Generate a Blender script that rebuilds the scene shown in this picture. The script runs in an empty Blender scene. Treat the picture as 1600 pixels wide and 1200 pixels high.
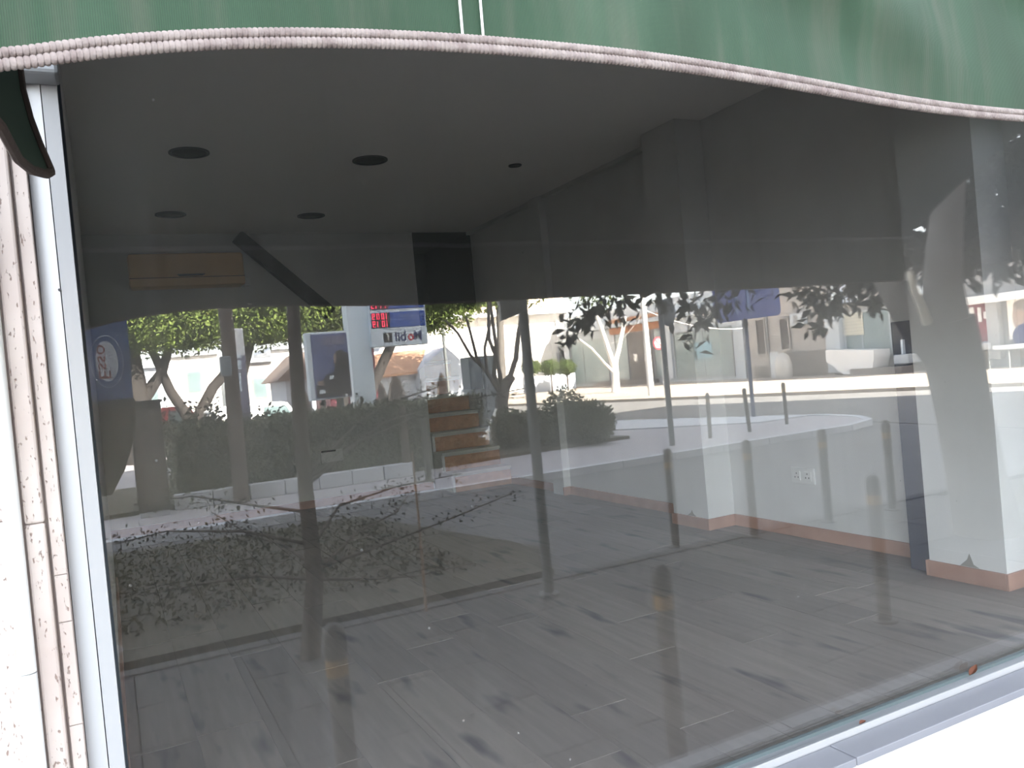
import bpy, bmesh, math, random
import numpy as np
from mathutils import Vector, Matrix
SC = bpy.context.scene
COL = SC.collection
random.seed(7)
R = math.radians

# ---------------------------------------------------------------- camera
EYE = 1.6                     # eye height above the pavement
YG = 1.56                     # plane of the shop glass, 1.56 m in front of the photographer
FPX, YAW, PITCH, ROLL = 1273.64, R(26.443), R(-0.932), R(-5.273)
_f = Vector((math.sin(YAW)*math.cos(PITCH), math.cos(YAW)*math.cos(PITCH), math.sin(PITCH)))
_r = Vector((math.cos(YAW), -math.sin(YAW), 0)); _u = _r.cross(_f)
CR = math.cos(ROLL)*_r + math.sin(ROLL)*_u
CU = -math.sin(ROLL)*_r + math.cos(ROLL)*_u
cam = bpy.data.cameras.new('camera'); cam.sensor_fit = 'HORIZONTAL'; cam.sensor_width = 36
cam.lens = 36*FPX/1600; cam.clip_start = 0.02; cam.clip_end = 500
co = bpy.data.objects.new('camera', cam); COL.objects.link(co)
co.matrix_world = Matrix(((CR.x, CU.x, -_f.x, 0), (CR.y, CU.y, -_f.y, 0), (CR.z, CU.z, -_f.z, EYE), (0, 0, 0, 1)))
SC.camera = co

# ---------------------------------------------------------------- sky, sun, exposure
SUN_AZ, SUN_EL = R(20), R(33)          # behind the shop, a little to the right
w = bpy.data.worlds.new('sky'); SC.world = w; w.use_nodes = True
nt = w.node_tree; nt.nodes.clear()
o_ = nt.nodes.new('ShaderNodeOutputWorld'); b_ = nt.nodes.new('ShaderNodeBackground'); s_ = nt.nodes.new('ShaderNodeTexSky')
s_.sky_type = 'NISHITA'; s_.sun_disc = False; s_.sun_elevation = SUN_EL; s_.sun_rotation = SUN_AZ
s_.air_density = 1.0; s_.dust_density = 1.6; s_.ozone_density = 1.0
b_.inputs['Strength'].default_value = 0.16
hs_ = nt.nodes.new('ShaderNodeHueSaturation'); hs_.inputs['Saturation'].default_value = .33   # hazy white-blue sky
nt.links.new(s_.outputs[0], hs_.inputs['Color']); nt.links.new(hs_.outputs[0], b_.inputs[0]); nt.links.new(b_.outputs[0], o_.inputs[0])
sl = bpy.data.lights.new('sun', 'SUN'); sl.energy = 9.5; sl.angle = R(0.6); sl.color = (1.0, 0.93, 0.82)
so = bpy.data.objects.new('sun', sl); COL.objects.link(so)
sd = Vector((math.sin(SUN_AZ)*math.cos(SUN_EL), math.cos(SUN_AZ)*math.cos(SUN_EL), math.sin(SUN_EL)))
so.rotation_euler = sd.to_track_quat('Z', 'Y').to_euler(); so.location = (0, 0, 30)
SC.view_settings.view_transform = 'Standard'; SC.view_settings.look = 'None'
SC.view_settings.gamma = 1; SC.view_settings.use_curve_mapping = False
SC.view_settings.exposure = 3.55
try:
    SC.cycles.max_bounces = 10; SC.cycles.diffuse_bounces = 5; SC.cycles.transparent_max_bounces = 16
    SC.cycles.use_denoising = True; SC.cycles.caustics_reflective = False
    SC.cycles.sample_clamp_indirect = 6; SC.cycles.use_adaptive_sampling = False; SC.cycles.denoising_input_passes = 'RGB_ALBEDO_NORMAL'
except Exception: pass

# ---------------------------------------------------------------- survey helpers
# a sighting (px, py) on the photograph; things seen mirrored in the glass stand on the
# street side: their mirror image at depth yv stands really at y = 2*YG - yv
def ray(px, py): return (px-800)/FPX*CR - (py-600)/FPX*CU + _f
def mir(v): return Vector((v.x, 2*YG - v.y, v.z + EYE))
def sy(px, py, yv): d = ray(px, py); return mir(d*(yv/d.y))            # street point at mirrored depth yv
def sx(px, py, X): d = ray(px, py); return mir(d*(X/d.x))
def sg(px, py, h=0.0): d = ray(px, py); return mir(d*((h-EYE)/d.z))     # street point at height h
def iy(px, py, y): d = ray(px, py)*(1/ray(px, py).y*y); return Vector((d.x, d.y, d.z+EYE))
def RY(yv): return 2*YG - yv
def rect_y(pl, pr, pt, pb, yv):
    m = (pt+pb)/2; c = (pl+pr)/2
    return sy(pl, m, yv).x, sy(pr, m, yv).x, sy(c, pb, yv).z, sy(c, pt, yv).z   # x0,x1,z0,z1
def rect_x(pl, pr, pt, pb, X):
    m = (pt+pb)/2; c = (pl+pr)/2
    a, b = sx(pl, m, X).y, sx(pr, m, X).y
    return min(a, b), max(a, b), sx(c, pb, X).z, sx(c, pt, X).z                  # y0,y1,z0,z1

# ---------------------------------------------------------------- materials
MATS = {}
def mat(name, col, rough=0.7, metal=0.0, noise=None, bump=None, spec=None, emit=None, rand=0.0):
    if name in MATS: return MATS[name]
    m = bpy.data.materials.new(name); m.use_nodes = True; t = m.node_tree; p = t.nodes['Principled BSDF']
    p.inputs['Base Color'].default_value = (*col, 1); p.inputs['Roughness'].default_value = rough; p.inputs['Metallic'].default_value = metal
    if spec is not None: p.inputs['Specular IOR Level'].default_value = spec
    tc = t.nodes.new('ShaderNodeTexCoord'); src = None
    if noise:   # (scale, col2, lo, hi, stretch)
        sc, c2, lo, hi = noise[:4]; st = noise[4] if len(noise) > 4 else (1, 1, 1)
        mp = t.nodes.new('ShaderNodeMapping'); mp.inputs['Scale'].default_value = st
        n = t.nodes.new('ShaderNodeTexNoise'); n.inputs['Scale'].default_value = sc; n.inputs['Detail'].default_value = 5
        r = t.nodes.new('ShaderNodeValToRGB'); r.color_ramp.elements[0].position = lo; r.color_ramp.elements[1].position = hi
        r.color_ramp.elements[0].color = (*col, 1); r.color_ramp.elements[1].color = (*c2, 1)
        t.links.new(tc.outputs['Object'], mp.inputs[0]); t.links.new(mp.outputs[0], n.inputs[0]); t.links.new(n.outputs[0], r.inputs[0])
        src = r.outputs[0]
    if rand:
        oi = t.nodes.new('ShaderNodeObjectInfo'); mr = t.nodes.new('ShaderNodeMapRange')
        mr.inputs['To Min'].default_value = 1-rand; mr.inputs['To Max'].default_value = 1+rand
        hs = t.nodes.new('ShaderNodeHueSaturation'); t.links.new(oi.outputs['Random'], mr.inputs[0]); t.links.new(mr.outputs[0], hs.inputs['Value'])
        if src: t.links.new(src, hs.inputs['Color'])
        else: hs.inputs['Color'].default_value = (*col, 1)
        src = hs.outputs[0]
    if src: t.links.new(src, p.inputs['Base Color'])
    if bump:
        n2 = t.nodes.new('ShaderNodeTexNoise'); n2.inputs['Scale'].default_value = bump[0]; n2.inputs['Detail'].default_value = 4
        bn = t.nodes.new('ShaderNodeBump'); bn.inputs['Strength'].default_value = bump[1]; bn.inputs['Distance'].default_value = bump[2]
        t.links.new(tc.outputs['Object'], n2.inputs[0]); t.links.new(n2.outputs[0], bn.inputs['Height']); t.links.new(bn.outputs[0], p.inputs['Normal'])
    if emit:
        p.inputs['Emission Color'].default_value = (*emit[0], 1); p.inputs['Emission Strength'].default_value = emit[1]
    MATS[name] = m; return m

def leaf_mat(name, c1, c2, trans=0.35):
    m = bpy.data.materials.new(name); m.use_nodes = True; t = m.node_tree; t.nodes.clear()
    o = t.nodes.new('ShaderNodeOutputMaterial'); d = t.nodes.new('ShaderNodeBsdfDiffuse'); tr = t.nodes.new('ShaderNodeBsdfTranslucent'); mx = t.nodes.new('ShaderNodeMixShader')
    tc = t.nodes.new('ShaderNodeTexCoord'); n = t.nodes.new('ShaderNodeTexNoise'); n.inputs['Scale'].default_value = 4.0; n.inputs['Detail'].default_value = 6
    r = t.nodes.new('ShaderNodeValToRGB'); r.color_ramp.elements[0].position = .35; r.color_ramp.elements[1].position = .65
    r.color_ramp.elements[0].color = (*c1, 1); r.color_ramp.elements[1].color = (*c2, 1)
    t.links.new(tc.outputs['Object'], n.inputs[0]); t.links.new(n.outputs[0], r.inputs[0])
    t.links.new(r.outputs[0], d.inputs[0]); t.links.new(r.outputs[0], tr.inputs[0]); mx.inputs[0].default_value = trans
    t.links.new(d.outputs[0], mx.inputs[1]); t.links.new(tr.outputs[0], mx.inputs[2]); t.links.new(mx.outputs[0], o.inputs[0])
    MATS[name] = m; return m

GLASS_IOR = 1.75
def glass_mat():
    m = bpy.data.materials.new('dusty_shop_glass'); m.use_nodes = True; t = m.node_tree; t.nodes.clear(); N = t.nodes.new; L = t.links.new
    o = N('ShaderNodeOutputMaterial'); tr = N('ShaderNodeBsdfTransparent'); tr.inputs[0].default_value = (.97, .975, .97, 1)
    gl = N('ShaderNodeBsdfGlossy'); gl.inputs['Roughness'].default_value = 0.0; gl.inputs['Color'].default_value = (1, 1, 1, 1)
    fr = N('ShaderNodeFresnel'); ge = N('ShaderNodeNewGeometry'); im = N('ShaderNodeMapRange')   # same reflectance on both faces of the pane
    im.inputs['To Min'].default_value = GLASS_IOR; im.inputs['To Max'].default_value = 1/GLASS_IOR; L(ge.outputs['Backfacing'], im.inputs[0]); L(im.outputs[0], fr.inputs[0])
    m1 = N('ShaderNodeMixShader'); L(fr.outputs[0], m1.inputs[0]); L(tr.outputs[0], m1.inputs[1]); L(gl.outputs[0], m1.inputs[2])
    df = N('ShaderNodeBsdfDiffuse'); df.inputs[0].default_value = (.62, .62, .60, 1)
    tc = N('ShaderNodeTexCoord')
    # rain streaks running down the pane
    mp = N('ShaderNodeMapping'); mp.inputs['Scale'].default_value = (60, 60, 1.3); n1 = N('ShaderNodeTexNoise'); n1.inputs['Scale'].default_value = 1.0; n1.inputs['Detail'].default_value = 4
    L(tc.outputs['Object'], mp.inputs[0]); L(mp.outputs[0], n1.inputs[0])
    r1 = N('ShaderNodeMapRange'); r1.inputs['From Min'].default_value = .45; r1.inputs['From Max'].default_value = .85; r1.inputs['To Max'].default_value = .012
    L(n1.outputs[0], r1.inputs[0])
    # soft dust film
    n2 = N('ShaderNodeTexNoise'); n2.inputs['Scale'].default_value = 2.2; n2.inputs['Detail'].default_value = 6; L(tc.outputs['Object'], n2.inputs[0])
    r2 = N('ShaderNodeMapRange'); r2.inputs['From Min'].default_value = .3; r2.inputs['From Max'].default_value = .8; r2.inputs['To Min'].default_value = .006; r2.inputs['To Max'].default_value = .02
    L(n2.outputs[0], r2.inputs[0])
    # specks
    v = N('ShaderNodeTexVoronoi'); v.inputs['Scale'].default_value = 17; v.feature = 'F1'; L(tc.outputs['Object'], v.inputs[0])
    vc = N('ShaderNodeSeparateColor'); L(v.outputs['Color'], vc.inputs[0])
    g1 = N('ShaderNodeMath'); g1.operation = 'GREATER_THAN'; g1.inputs[1].default_value = .86; L(vc.outputs[0], g1.inputs[0])
    l1 = N('ShaderNodeMath'); l1.operation = 'LESS_THAN'; l1.inputs[1].default_value = .045; L(v.outputs['Distance'], l1.inputs[0])
    mu = N('ShaderNodeMath'); mu.operation = 'MULTIPLY'; L(g1.outputs[0], mu.inputs[0]); L(l1.outputs[0], mu.inputs[1])
    m3 = N('ShaderNodeMath'); m3.operation = 'MULTIPLY'; m3.inputs[1].default_value = .22; L(mu.outputs[0], m3.inputs[0])
    a1 = N('ShaderNodeMath'); a1.operation = 'ADD'; L(r1.outputs[0], a1.inputs[0]); L(r2.outputs[0], a1.inputs[1])
    a2 = N('ShaderNodeMath'); a2.operation = 'ADD'; L(a1.outputs[0], a2.inputs[0]); L(m3.outputs[0], a2.inputs[1])
    m2 = N('ShaderNodeMixShader'); L(a2.outputs[0], m2.inputs[0]); L(m1.outputs[0], m2.inputs[1]); L(df.outputs[0], m2.inputs[2]); L(m2.outputs[0], o.inputs[0])
    MATS['glass'] = m; return m

def canvas_mat():
    m = bpy.data.materials.new('green_canvas'); m.use_nodes = True; t = m.node_tree; p = t.nodes['Principled BSDF']; N = t.nodes.new; L = t.links.new
    p.inputs['Roughness'].default_value = .75
    tc = N('ShaderNodeTexCoord')
    mp = N('ShaderNodeMapping'); mp.inputs['Scale'].default_value = (7, 7, 2.2); mp.inputs['Rotation'].default_value = (0, R(28), 0)
    n = N('ShaderNodeTexNoise'); n.inputs['Scale'].default_value = 1.6; n.inputs['Detail'].default_value = 6
    L(tc.outputs['Object'], mp.inputs[0]); L(mp.outputs[0], n.inputs[0])
    r = N('ShaderNodeValToRGB'); e = r.color_ramp.elements; e[0].position = .33; e[0].color = (.008, .036, .011, 1); e[1].position = .72; e[1].color = (.036, .076, .040, 1)
    e2 = r.color_ramp.elements.new(.55); e2.color = (.014, .050, .020, 1)
    L(n.outputs[0], r.inputs[0])
    wv = N('ShaderNodeTexWave'); wv.inputs['Scale'].default_value = 210; wv.inputs['Distortion'].default_value = 1.5; wv.inputs['Detail'].default_value = 2
    L(tc.outputs['Object'], wv.inputs[0])
    mx = N('ShaderNodeMix'); mx.data_type = 'RGBA'; mx.blend_type = 'MULTIPLY'; mx.inputs[0].default_value = .28
    L(r.outputs[0], mx.inputs[6]); L(wv.outputs[0], mx.inputs[7])
    # brownish dirt
    n2 = N('ShaderNodeTexNoise'); n2.inputs['Scale'].default_value = 5; n2.inputs['Detail'].default_value = 3; mp2 = N('ShaderNodeMapping'); mp2.inputs['Scale'].default_value = (9, 1, .9)
    L(tc.outputs['Object'], mp2.inputs[0]); L(mp2.outputs[0], n2.inputs[0])
    r2 = N('ShaderNodeMapRange'); r2.inputs['From Min'].default_value = .48; r2.inputs['From Max'].default_value = .72; r2.inputs['To Max'].default_value = .3
    L(n2.outputs[0], r2.inputs[0])
    m2 = N('ShaderNodeMix'); m2.data_type = 'RGBA'; m2.inputs[7].default_value = (.085, .078, .058, 1); L(r2.outputs[0], m2.inputs[0]); L(mx.outputs[2], m2.inputs[6]); L(m2.outputs[2], p.inputs['Base Color'])
    bn = N('ShaderNodeBump'); bn.inputs['Strength'].default_value = .25; bn.inputs['Distance'].default_value = .001; L(wv.outputs[0], bn.inputs['Height']); L(bn.outputs[0], p.inputs['Normal'])
    MATS['canvas'] = m; return m

def travertine_mat():
    m = bpy.data.materials.new('travertine'); m.use_nodes = True; t = m.node_tree; p = t.nodes['Principled BSDF']; N = t.nodes.new; L = t.links.new
    tc = N('ShaderNodeTexCoord'); mp = N('ShaderNodeMapping'); mp.inputs['Scale'].default_value = (190, 120, 75); v = N('ShaderNodeTexNoise'); v.inputs['Scale'].default_value = 1.0; v.inputs['Detail'].default_value = 4
    L(tc.outputs['Object'], mp.inputs[0]); L(mp.outputs[0], v.inputs[0])
    r = N('ShaderNodeMapRange'); r.inputs['From Min'].default_value = .63; r.inputs['From Max'].default_value = .70; L(v.outputs[0], r.inputs[0])
    n = N('ShaderNodeTexNoise'); n.inputs['Scale'].default_value = 6; n.inputs['Detail'].default_value = 5; L(tc.outputs['Object'], n.inputs[0])
    c = N('ShaderNodeValToRGB'); c.color_ramp.elements[0].position = .3; c.color_ramp.elements[1].position = .7; c.color_ramp.elements[0].color = (.44, .365, .33, 1); c.color_ramp.elements[1].color = (.56, .49, .45, 1); L(n.outputs[0], c.inputs[0])
    mx = N('ShaderNodeMix'); mx.data_type = 'RGBA'; mx.inputs[7].default_value = (.25, .18, .15, 1); L(r.outputs[0], mx.inputs[0]); L(c.outputs[0], mx.inputs[6]); L(mx.outputs[2], p.inputs['Base Color'])
    p.inputs['Roughness'].default_value = .7
    bn = N('ShaderNodeBump'); bn.inputs['Strength'].default_value = .6; bn.inputs['Distance'].default_value = .004; bn.invert = True; L(r.outputs[0], bn.inputs['Height']); L(bn.outputs[0], p.inputs['Normal'])
    MATS['travertine'] = m; return m

def plank_mat():
    m = bpy.data.materials.new('oak_laminate'); m.use_nodes = True; t = m.node_tree; p = t.nodes['Principled BSDF']; N = t.nodes.new; L = t.links.new
    tc = N('ShaderNodeTexCoord'); oi = N('ShaderNodeObjectInfo')
    ad = N('ShaderNodeVectorMath'); ad.operation = 'ADD'; ml = N('ShaderNodeVectorMath'); ml.operation = 'SCALE'; ml.inputs['Scale'].default_value = 37
    cb = N('ShaderNodeCombineXYZ'); L(oi.outputs['Random'], cb.inputs[0]); L(oi.outputs['Random'], cb.inputs[1]); L(cb.outputs[0], ml.inputs[0])
    L(tc.outputs['Object'], ad.inputs[0]); L(ml.outputs[0], ad.inputs[1])
    mp = N('ShaderNodeMapping'); mp.inputs['Scale'].default_value = (22, 1.6, 1); n = N('ShaderNodeTexNoise'); n.inputs['Scale'].default_value = 1.5; n.inputs['Detail'].default_value = 6; L(ad.outputs[0], mp.inputs[0]); L(mp.outputs[0], n.inputs[0])
    r = N('ShaderNodeValToRGB'); r.color_ramp.elements[0].position = .3; r.color_ramp.elements[1].position = .7; r.color_ramp.elements[0].color = (.21, .18, .16, 1); r.color_ramp.elements[1].color = (.255, .222, .20, 1); L(n.outputs[0], r.inputs[0])
    # dark knots and blue-grey smudges along the grain
    mp2 = N('ShaderNodeMapping'); mp2.inputs['Scale'].default_value = (7, 1.7, 1); n2 = N('ShaderNodeTexNoise'); n2.inputs['Scale'].default_value = 1.5; n2.inputs['Detail'].default_value = 2; L(ad.outputs[0], mp2.inputs[0]); L(mp2.outputs[0], n2.inputs[0])
    r2 = N('ShaderNodeMapRange'); r2.inputs['From Min'].default_value = .60; r2.inputs['From Max'].default_value = .74; r2.inputs['To Max'].default_value = .8; L(n2.outputs[0], r2.inputs[0])
    mx = N('ShaderNodeMix'); mx.data_type = 'RGBA'; mx.inputs[7].default_value = (.055, .05, .062, 1); L(r2.outputs[0], mx.inputs[0]); L(r.outputs[0], mx.inputs[6])
    mr = N('ShaderNodeMapRange'); mr.inputs['To Min'].default_value = .85; mr.inputs['To Max'].default_value = 1.15; L(oi.outputs['Random'], mr.inputs[0])
    hs = N('ShaderNodeHueSaturation'); L(mx.outputs[2], hs.inputs['Color']); L(mr.outputs[0], hs.inputs['Value']); L(hs.outputs[0], p.inputs['Base Color'])
    p.inputs['Roughness'].default_value = .5; p.inputs['Specular IOR Level'].default_value = .25
    MATS['plank'] = m; return m

glass_mat(); canvas_mat(); travertine_mat(); plank_mat()
leaf_mat('leaf_sunny', (.07, .105, .026), (.21, .265, .08), .25)
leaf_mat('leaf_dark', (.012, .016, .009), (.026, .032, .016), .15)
leaf_mat('leaf_hedge', (.09, .10, .065), (.19, .20, .14), .2)
leaf_mat('leaf_olive', (.06, .056, .034), (.10, .094, .056), .3)
leaf_mat('leaf_ball', (.05, .08, .025), (.13, .16, .06), .25)
M = MATS
mat('white_plaster', (.69, .69, .685), .85, noise=(3, (.64, .64, .635), .35, .7))
mat('ceiling_paint', (.90, .88, .87), .9)
mat('back_paint', (.66, .66, .64), .9, noise=(2, (.58, .58, .57), .35, .7))
mat('skirting_tile', (.46, .27, .20), .45, noise=(9, (.38, .21, .155), .35, .7), rand=.12)
mat('brown_tile', (.50, .25, .13), .4, noise=(14, (.38, .18, .09), .35, .7), rand=.1)
mat('pale_tile', (.50, .50, .46), .5)
mat('recess_shade', (.045, .032, .028), .8)  # dimness of the stairwell recess put into its surface colour
mat('dark_wood', (.055, .045, .04), .7)
mat('ac_beige', (.78, .50, .24), .5, noise=(3, (.70, .44, .20), .3, .7))
mat('black_plastic', (.02, .02, .022), .5)
mat('white_plastic', (.75, .75, .74), .4)
mat('lamp_hole', (.05, .05, .06), .4)
mat('white_alu', (.38, .382, .39), .32, metal=0.0, spec=.5)
mat('grey_alu', (.24, .25, .26), .4, metal=.3)
mat('seal_rubber', (.03, .04, .05), .6)
mat('dark_gasket', (.10, .13, .135), .6)
mat('sill_marble', (.27, .275, .30), .35, noise=(2.5, (.24, .245, .275), .35, .7))
mat('white_wall', (.82, .81, .79), .9, noise=(9, (.62, .57, .53), .58, .72))
mat('rope_white', (.27, .228, .21), .9, noise=(60, (.19, .15, .14), .4, .65), bump=(120, .6, .004))
mat('binding_brown', (.055, .04, .034), .9, bump=(90, .5, .003))
mat('canvas_inner', (.010, .030, .018), .9)
mat('thread', (.8, .8, .76), .6)
mat('leaf_rust', (.15, .055, .03), .7)
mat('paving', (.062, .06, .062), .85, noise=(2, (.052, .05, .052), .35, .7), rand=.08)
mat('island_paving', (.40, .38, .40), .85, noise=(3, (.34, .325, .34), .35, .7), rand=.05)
mat('asphalt', (.15, .148, .148), .9, noise=(1.5, (.12, .118, .118), .35, .7))
mat('road_asphalt', (.16, .155, .15), .9, noise=(.8, (.13, .125, .12), .35, .7))
mat('kerb', (.55, .57, .60), .8, noise=(6, (.45, .47, .50), .4, .7))
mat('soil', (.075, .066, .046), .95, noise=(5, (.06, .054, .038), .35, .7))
mat('sidewalk', (.40, .345, .285), .9, noise=(2, (.34, .29, .245), .35, .7))
mat('ground_dust', (.20, .19, .18), .95)
mat('bollard_bronze', (.055, .047, .04), .55)
mat('amber_band', (.35, .20, .05), .45)
mat('trunk_dark', (.07, .052, .042), .9, noise=(12, (.11, .085, .07), .35, .7), bump=(14, .6, .02))
mat('trunk_grey', (.10, .09, .08), .9, noise=(9, (.15, .135, .12), .35, .7), bump=(14, .6, .02))
mat('trunk_white', (.70, .68, .64), .9, noise=(9, (.5, .47, .42), .5, .75))
mat('bark_shaded', (.022, .018, .016), .9, bump=(14, .6, .02))  # very dark bark colour carries the crown's shade on the trunks
mat('cut_branch', (.62, .56, .45), .8)  # cut wood, its sunlit white put into the colour
mat('pole_grey', (.13, .14, .14), .6)
mat('pole_blue', (.07, .09, .16), .5)
mat('pole_white', (.72, .71, .69), .6)
mat('pole_wood', (.085, .065, .055), .85, noise=(8, (.12, .09, .075), .35, .7, (1, 1, .2)))
mat('sign_grey', (.22, .235, .225), .5, noise=(14, (.17, .18, .175), .4, .7))
mat('sign_pale', (.70, .78, .84), .4)
mat('totem_pale', (.70, .80, .87), .4)
mat('totem_violet', (.20, .19, .26), .4)
mat('sign_blue', (.04, .10, .40), .4)
mat('road_blue', (.012, .035, .24), .4, noise=(3, (.035, .075, .30), .45, .7))
mat('banner_blue', (.075, .135, .34), .7, noise=(6, (.055, .11, .28), .35, .7))
mat('banner_dark', (.02, .018, .02), .85)
mat('pale_print', (.62, .68, .78), .6)
mat('red_print', (.30, .035, .035), .6)
mat('ink_blue', (.01, .02, .12), .5)
mat('ink_red', (.6, .02, .04), .5)
mat('ink_black', (.02, .02, .02), .5)
mat('led_red', (.5, .02, .05), .5, emit=((1, .05, .12), .8))
mat('led_back', (.03, .008, .012), .6)
mat('pale_text', (.35, .42, .60), .5)
mat('poster_blue', (.10, .12, .25), .4, noise=(1.2, (.14, .17, .33), .35, .7))
mat('poster_dark', (.035, .03, .035), .4)
mat('poster_skin', (.35, .25, .20), .5)
mat('roof_tile', (.52, .30, .19), .85, noise=(7, (.42, .23, .14), .35, .7), rand=.1)
mat('house_white', (.60, .64, .70), .9)
mat('house_beige', (.44, .41, .385), .9, noise=(2, (.39, .365, .345), .35, .7))
mat('stone_base', (.25, .225, .205), .9, noise=(6, (.19, .17, .155), .35, .7))
mat('door_dark', (.05, .04, .04), .5)
mat('shop_glass', (.13, .185, .195), .25, noise=(1.5, (.19, .25, .255), .35, .7))
mat('shop_white', (.50, .54, .58), .7)
mat('orange_band', (.40, .15, .05), .6)
mat('poster_teal', (.20, .37, .45), .6)
mat('blind_cream', (.62, .60, .50), .7)
mat('shop_black', (.04, .045, .05), .5)
mat('cabinet_grey', (.25, .28, .30), .6, noise=(4, (.21, .235, .25), .35, .7))
mat('car_red', (.55, .04, .05), .4)
mat('vehicle_white', (.8, .8, .8), .4)
mat('terracotta', (.50, .22, .12), .8)
mat('cyan_sign', (.05, .42, .75), .4)
mat('maroon', (.22, .05, .07), .5)
mat('plastic_clear', (.45, .44, .42), .2)
mat('facade_grey', (.30, .295, .29), .9)
mat('cream_facade', (.86, .82, .76), .9)
mat('cane', (.40, .24, .14), .7, noise=(20, (.55, .45, .36), .4, .65, (1, 1, .3)))

# ---------------------------------------------------------------- mesh builder
class MB:
    def __init__(s): s.v = []; s.f = []
    def add(s, vs, fs):
        k = len(s.v); s.v += [tuple(v) for v in vs]; s.f += [tuple(i+k for i in f) for f in fs]; return s
    def box(s, x0, x1, y0, y1, z0, z1):
        vs = [(x, y, z) for z in (z0, z1) for y in (y0, y1) for x in (x0, x1)]
        return s.add(vs, [(0, 2, 3, 1), (4, 5, 7, 6), (0, 1, 5, 4), (2, 6, 7, 3), (0, 4, 6, 2), (1, 3, 7, 5)])
    def bev(s, x0, x1, y0, y1, z0, z1, b):
        bm = bmesh.new(); bmesh.ops.create_cube(bm, size=1)
        for v in bm.verts: v.co = ((x0+x1)/2+v.co.x*(x1-x0), (y0+y1)/2+v.co.y*(y1-y0), (z0+z1)/2+v.co.z*(z1-z0))
        bmesh.ops.bevel(bm, geom=bm.edges[:], offset=b, segments=2, profile=.5, affect='EDGES')
        bm.verts.index_update(); s.add([v.co[:] for v in bm.verts], [[v.index for v in f.verts] for f in bm.faces]); bm.free(); return s
    def prism(s, poly, axis, a, b):
        n = len(poly)
        def P(p, t): return (p[0], p[1], t) if axis == 'z' else ((p[0], t, p[1]) if axis == 'y' else (t, p[0], p[1]))
        vs = [P(p, a) for p in poly]+[P(p, b) for p in poly]
        fs = [tuple(range(n))[::-1], tuple(range(n, 2*n))]+[(i, (i+1) % n, n+(i+1) % n, n+i) for i in range(n)]
        return s.add(vs, fs)
    def tube(s, pts, rad, n=10):
        pts = [Vector(p) for p in pts]
        if not isinstance(rad, (list, tuple)): rad = [rad]*len(pts)
        k = len(s.v); vs = []; fs = []
        up = Vector((0, 0, 1)); ref = None
        for i, p in enumerate(pts):
            t = (pts[min(i+1, len(pts)-1)]-pts[max(i-1, 0)]).normalized()
            if ref is None: ref = t.orthogonal().normalized()
            ref = (ref - t*ref.dot(t)).normalized(); b = t.cross(ref)
            for j in range(n):
                a = 2*math.pi*j/n; vs.append(p+(ref*math.cos(a)+b*math.sin(a))*rad[i])
        for i in range(len(pts)-1):
            for j in range(n): fs.append((i*n+j, i*n+(j+1) % n, (i+1)*n+(j+1) % n, (i+1)*n+j))
        fs.append(tuple(range(n))[::-1]); fs.append(tuple((len(pts)-1)*n+j for j in range(n)))
        return s.add(vs, fs)
    def lathe(s, prof, c=(0, 0, 0), n=16):
        vs = []; fs = []
        for r, z in prof:
            for j in range(n):
                a = 2*math.pi*j/n; vs.append((c[0]+r*math.cos(a), c[1]+r*math.sin(a), c[2]+z))
        m = len(prof)
        for i in range(m-1):
            for j in range(n): fs.append((i*n+j, i*n+(j+1) % n, (i+1)*n+(j+1) % n, (i+1)*n+j))
        fs.append(tuple(range(n))[::-1]); fs.append(tuple((m-1)*n+j for j in range(n)))
        return s.add(vs, fs)
    def grid(s, P):   # P[i][j] points
        a, b = len(P), len(P[0]); vs = [q for r in P for q in r]
        return s.add(vs, [(i*b+j, i*b+j+1, (i+1)*b+j+1, (i+1)*b+j) for i in range(a-1) for j in range(b-1)])
    def blob(s, c, rad, seg=14, rings=9, jit=0.0, rnd=random):
        vs = []; fs = []
        for i in range(rings+1):
            th = math.pi*i/rings
            for j in range(seg):
                ph = 2*math.pi*j/seg; k = 1+jit*(rnd.random()-.5)
                vs.append((c[0]+rad[0]*k*math.sin(th)*math.cos(ph), c[1]+rad[1]*k*math.sin(th)*math.sin(ph), c[2]+rad[2]*k*math.cos(th)))
        for i in range(rings):
            for j in range(seg): fs.append((i*seg+j, (i+1)*seg+j, (i+1)*seg+(j+1) % seg, i*seg+(j+1) % seg))
        return s.add(vs, fs)
    def build(s, name, material, parent=None, smooth=False, label=None):
        me = bpy.data.meshes.new(name); off = parent_loc(parent)
        me.from_pydata([(v[0]-off[0], v[1]-off[1], v[2]-off[2]) for v in s.v], [], s.f); me.materials.append(M[material] if isinstance(material, str) else material)
        bm = bmesh.new(); bm.from_mesh(me); bmesh.ops.recalc_face_normals(bm, faces=bm.faces[:]); bm.to_mesh(me); bm.free()
        if smooth:
            me.polygons.foreach_set('use_smooth', [True]*len(me.polygons))
            try: me.set_sharp_from_angle(angle=R(40))
            except Exception: pass
        o = bpy.data.objects.new(name, me); COL.objects.link(o)
        if parent: o.parent = parent
        if label: o['label'] = label
        return o
def parent_loc(p):
    v = Vector((0, 0, 0))
    while p is not None: v += p.location; p = p.parent
    return v
def empty(name, loc, label=None, cat=None, group=None, kind=None):
    o = bpy.data.objects.new(name, None); o.empty_display_size = .1; o.location = loc; COL.objects.link(o); tag(o, label, cat, group, kind); return o
def tag(o, label=None, cat=None, group=None, kind=None):
    if label: o['label'] = label
    if cat: o['category'] = cat
    if group: o['group'] = group
    if kind: o['kind'] = kind
    return o
def struct(name, mb, material, label, cat, smooth=False):
    return tag(mb.build(name, material, None, smooth), label, cat, None, 'structure')
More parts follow.
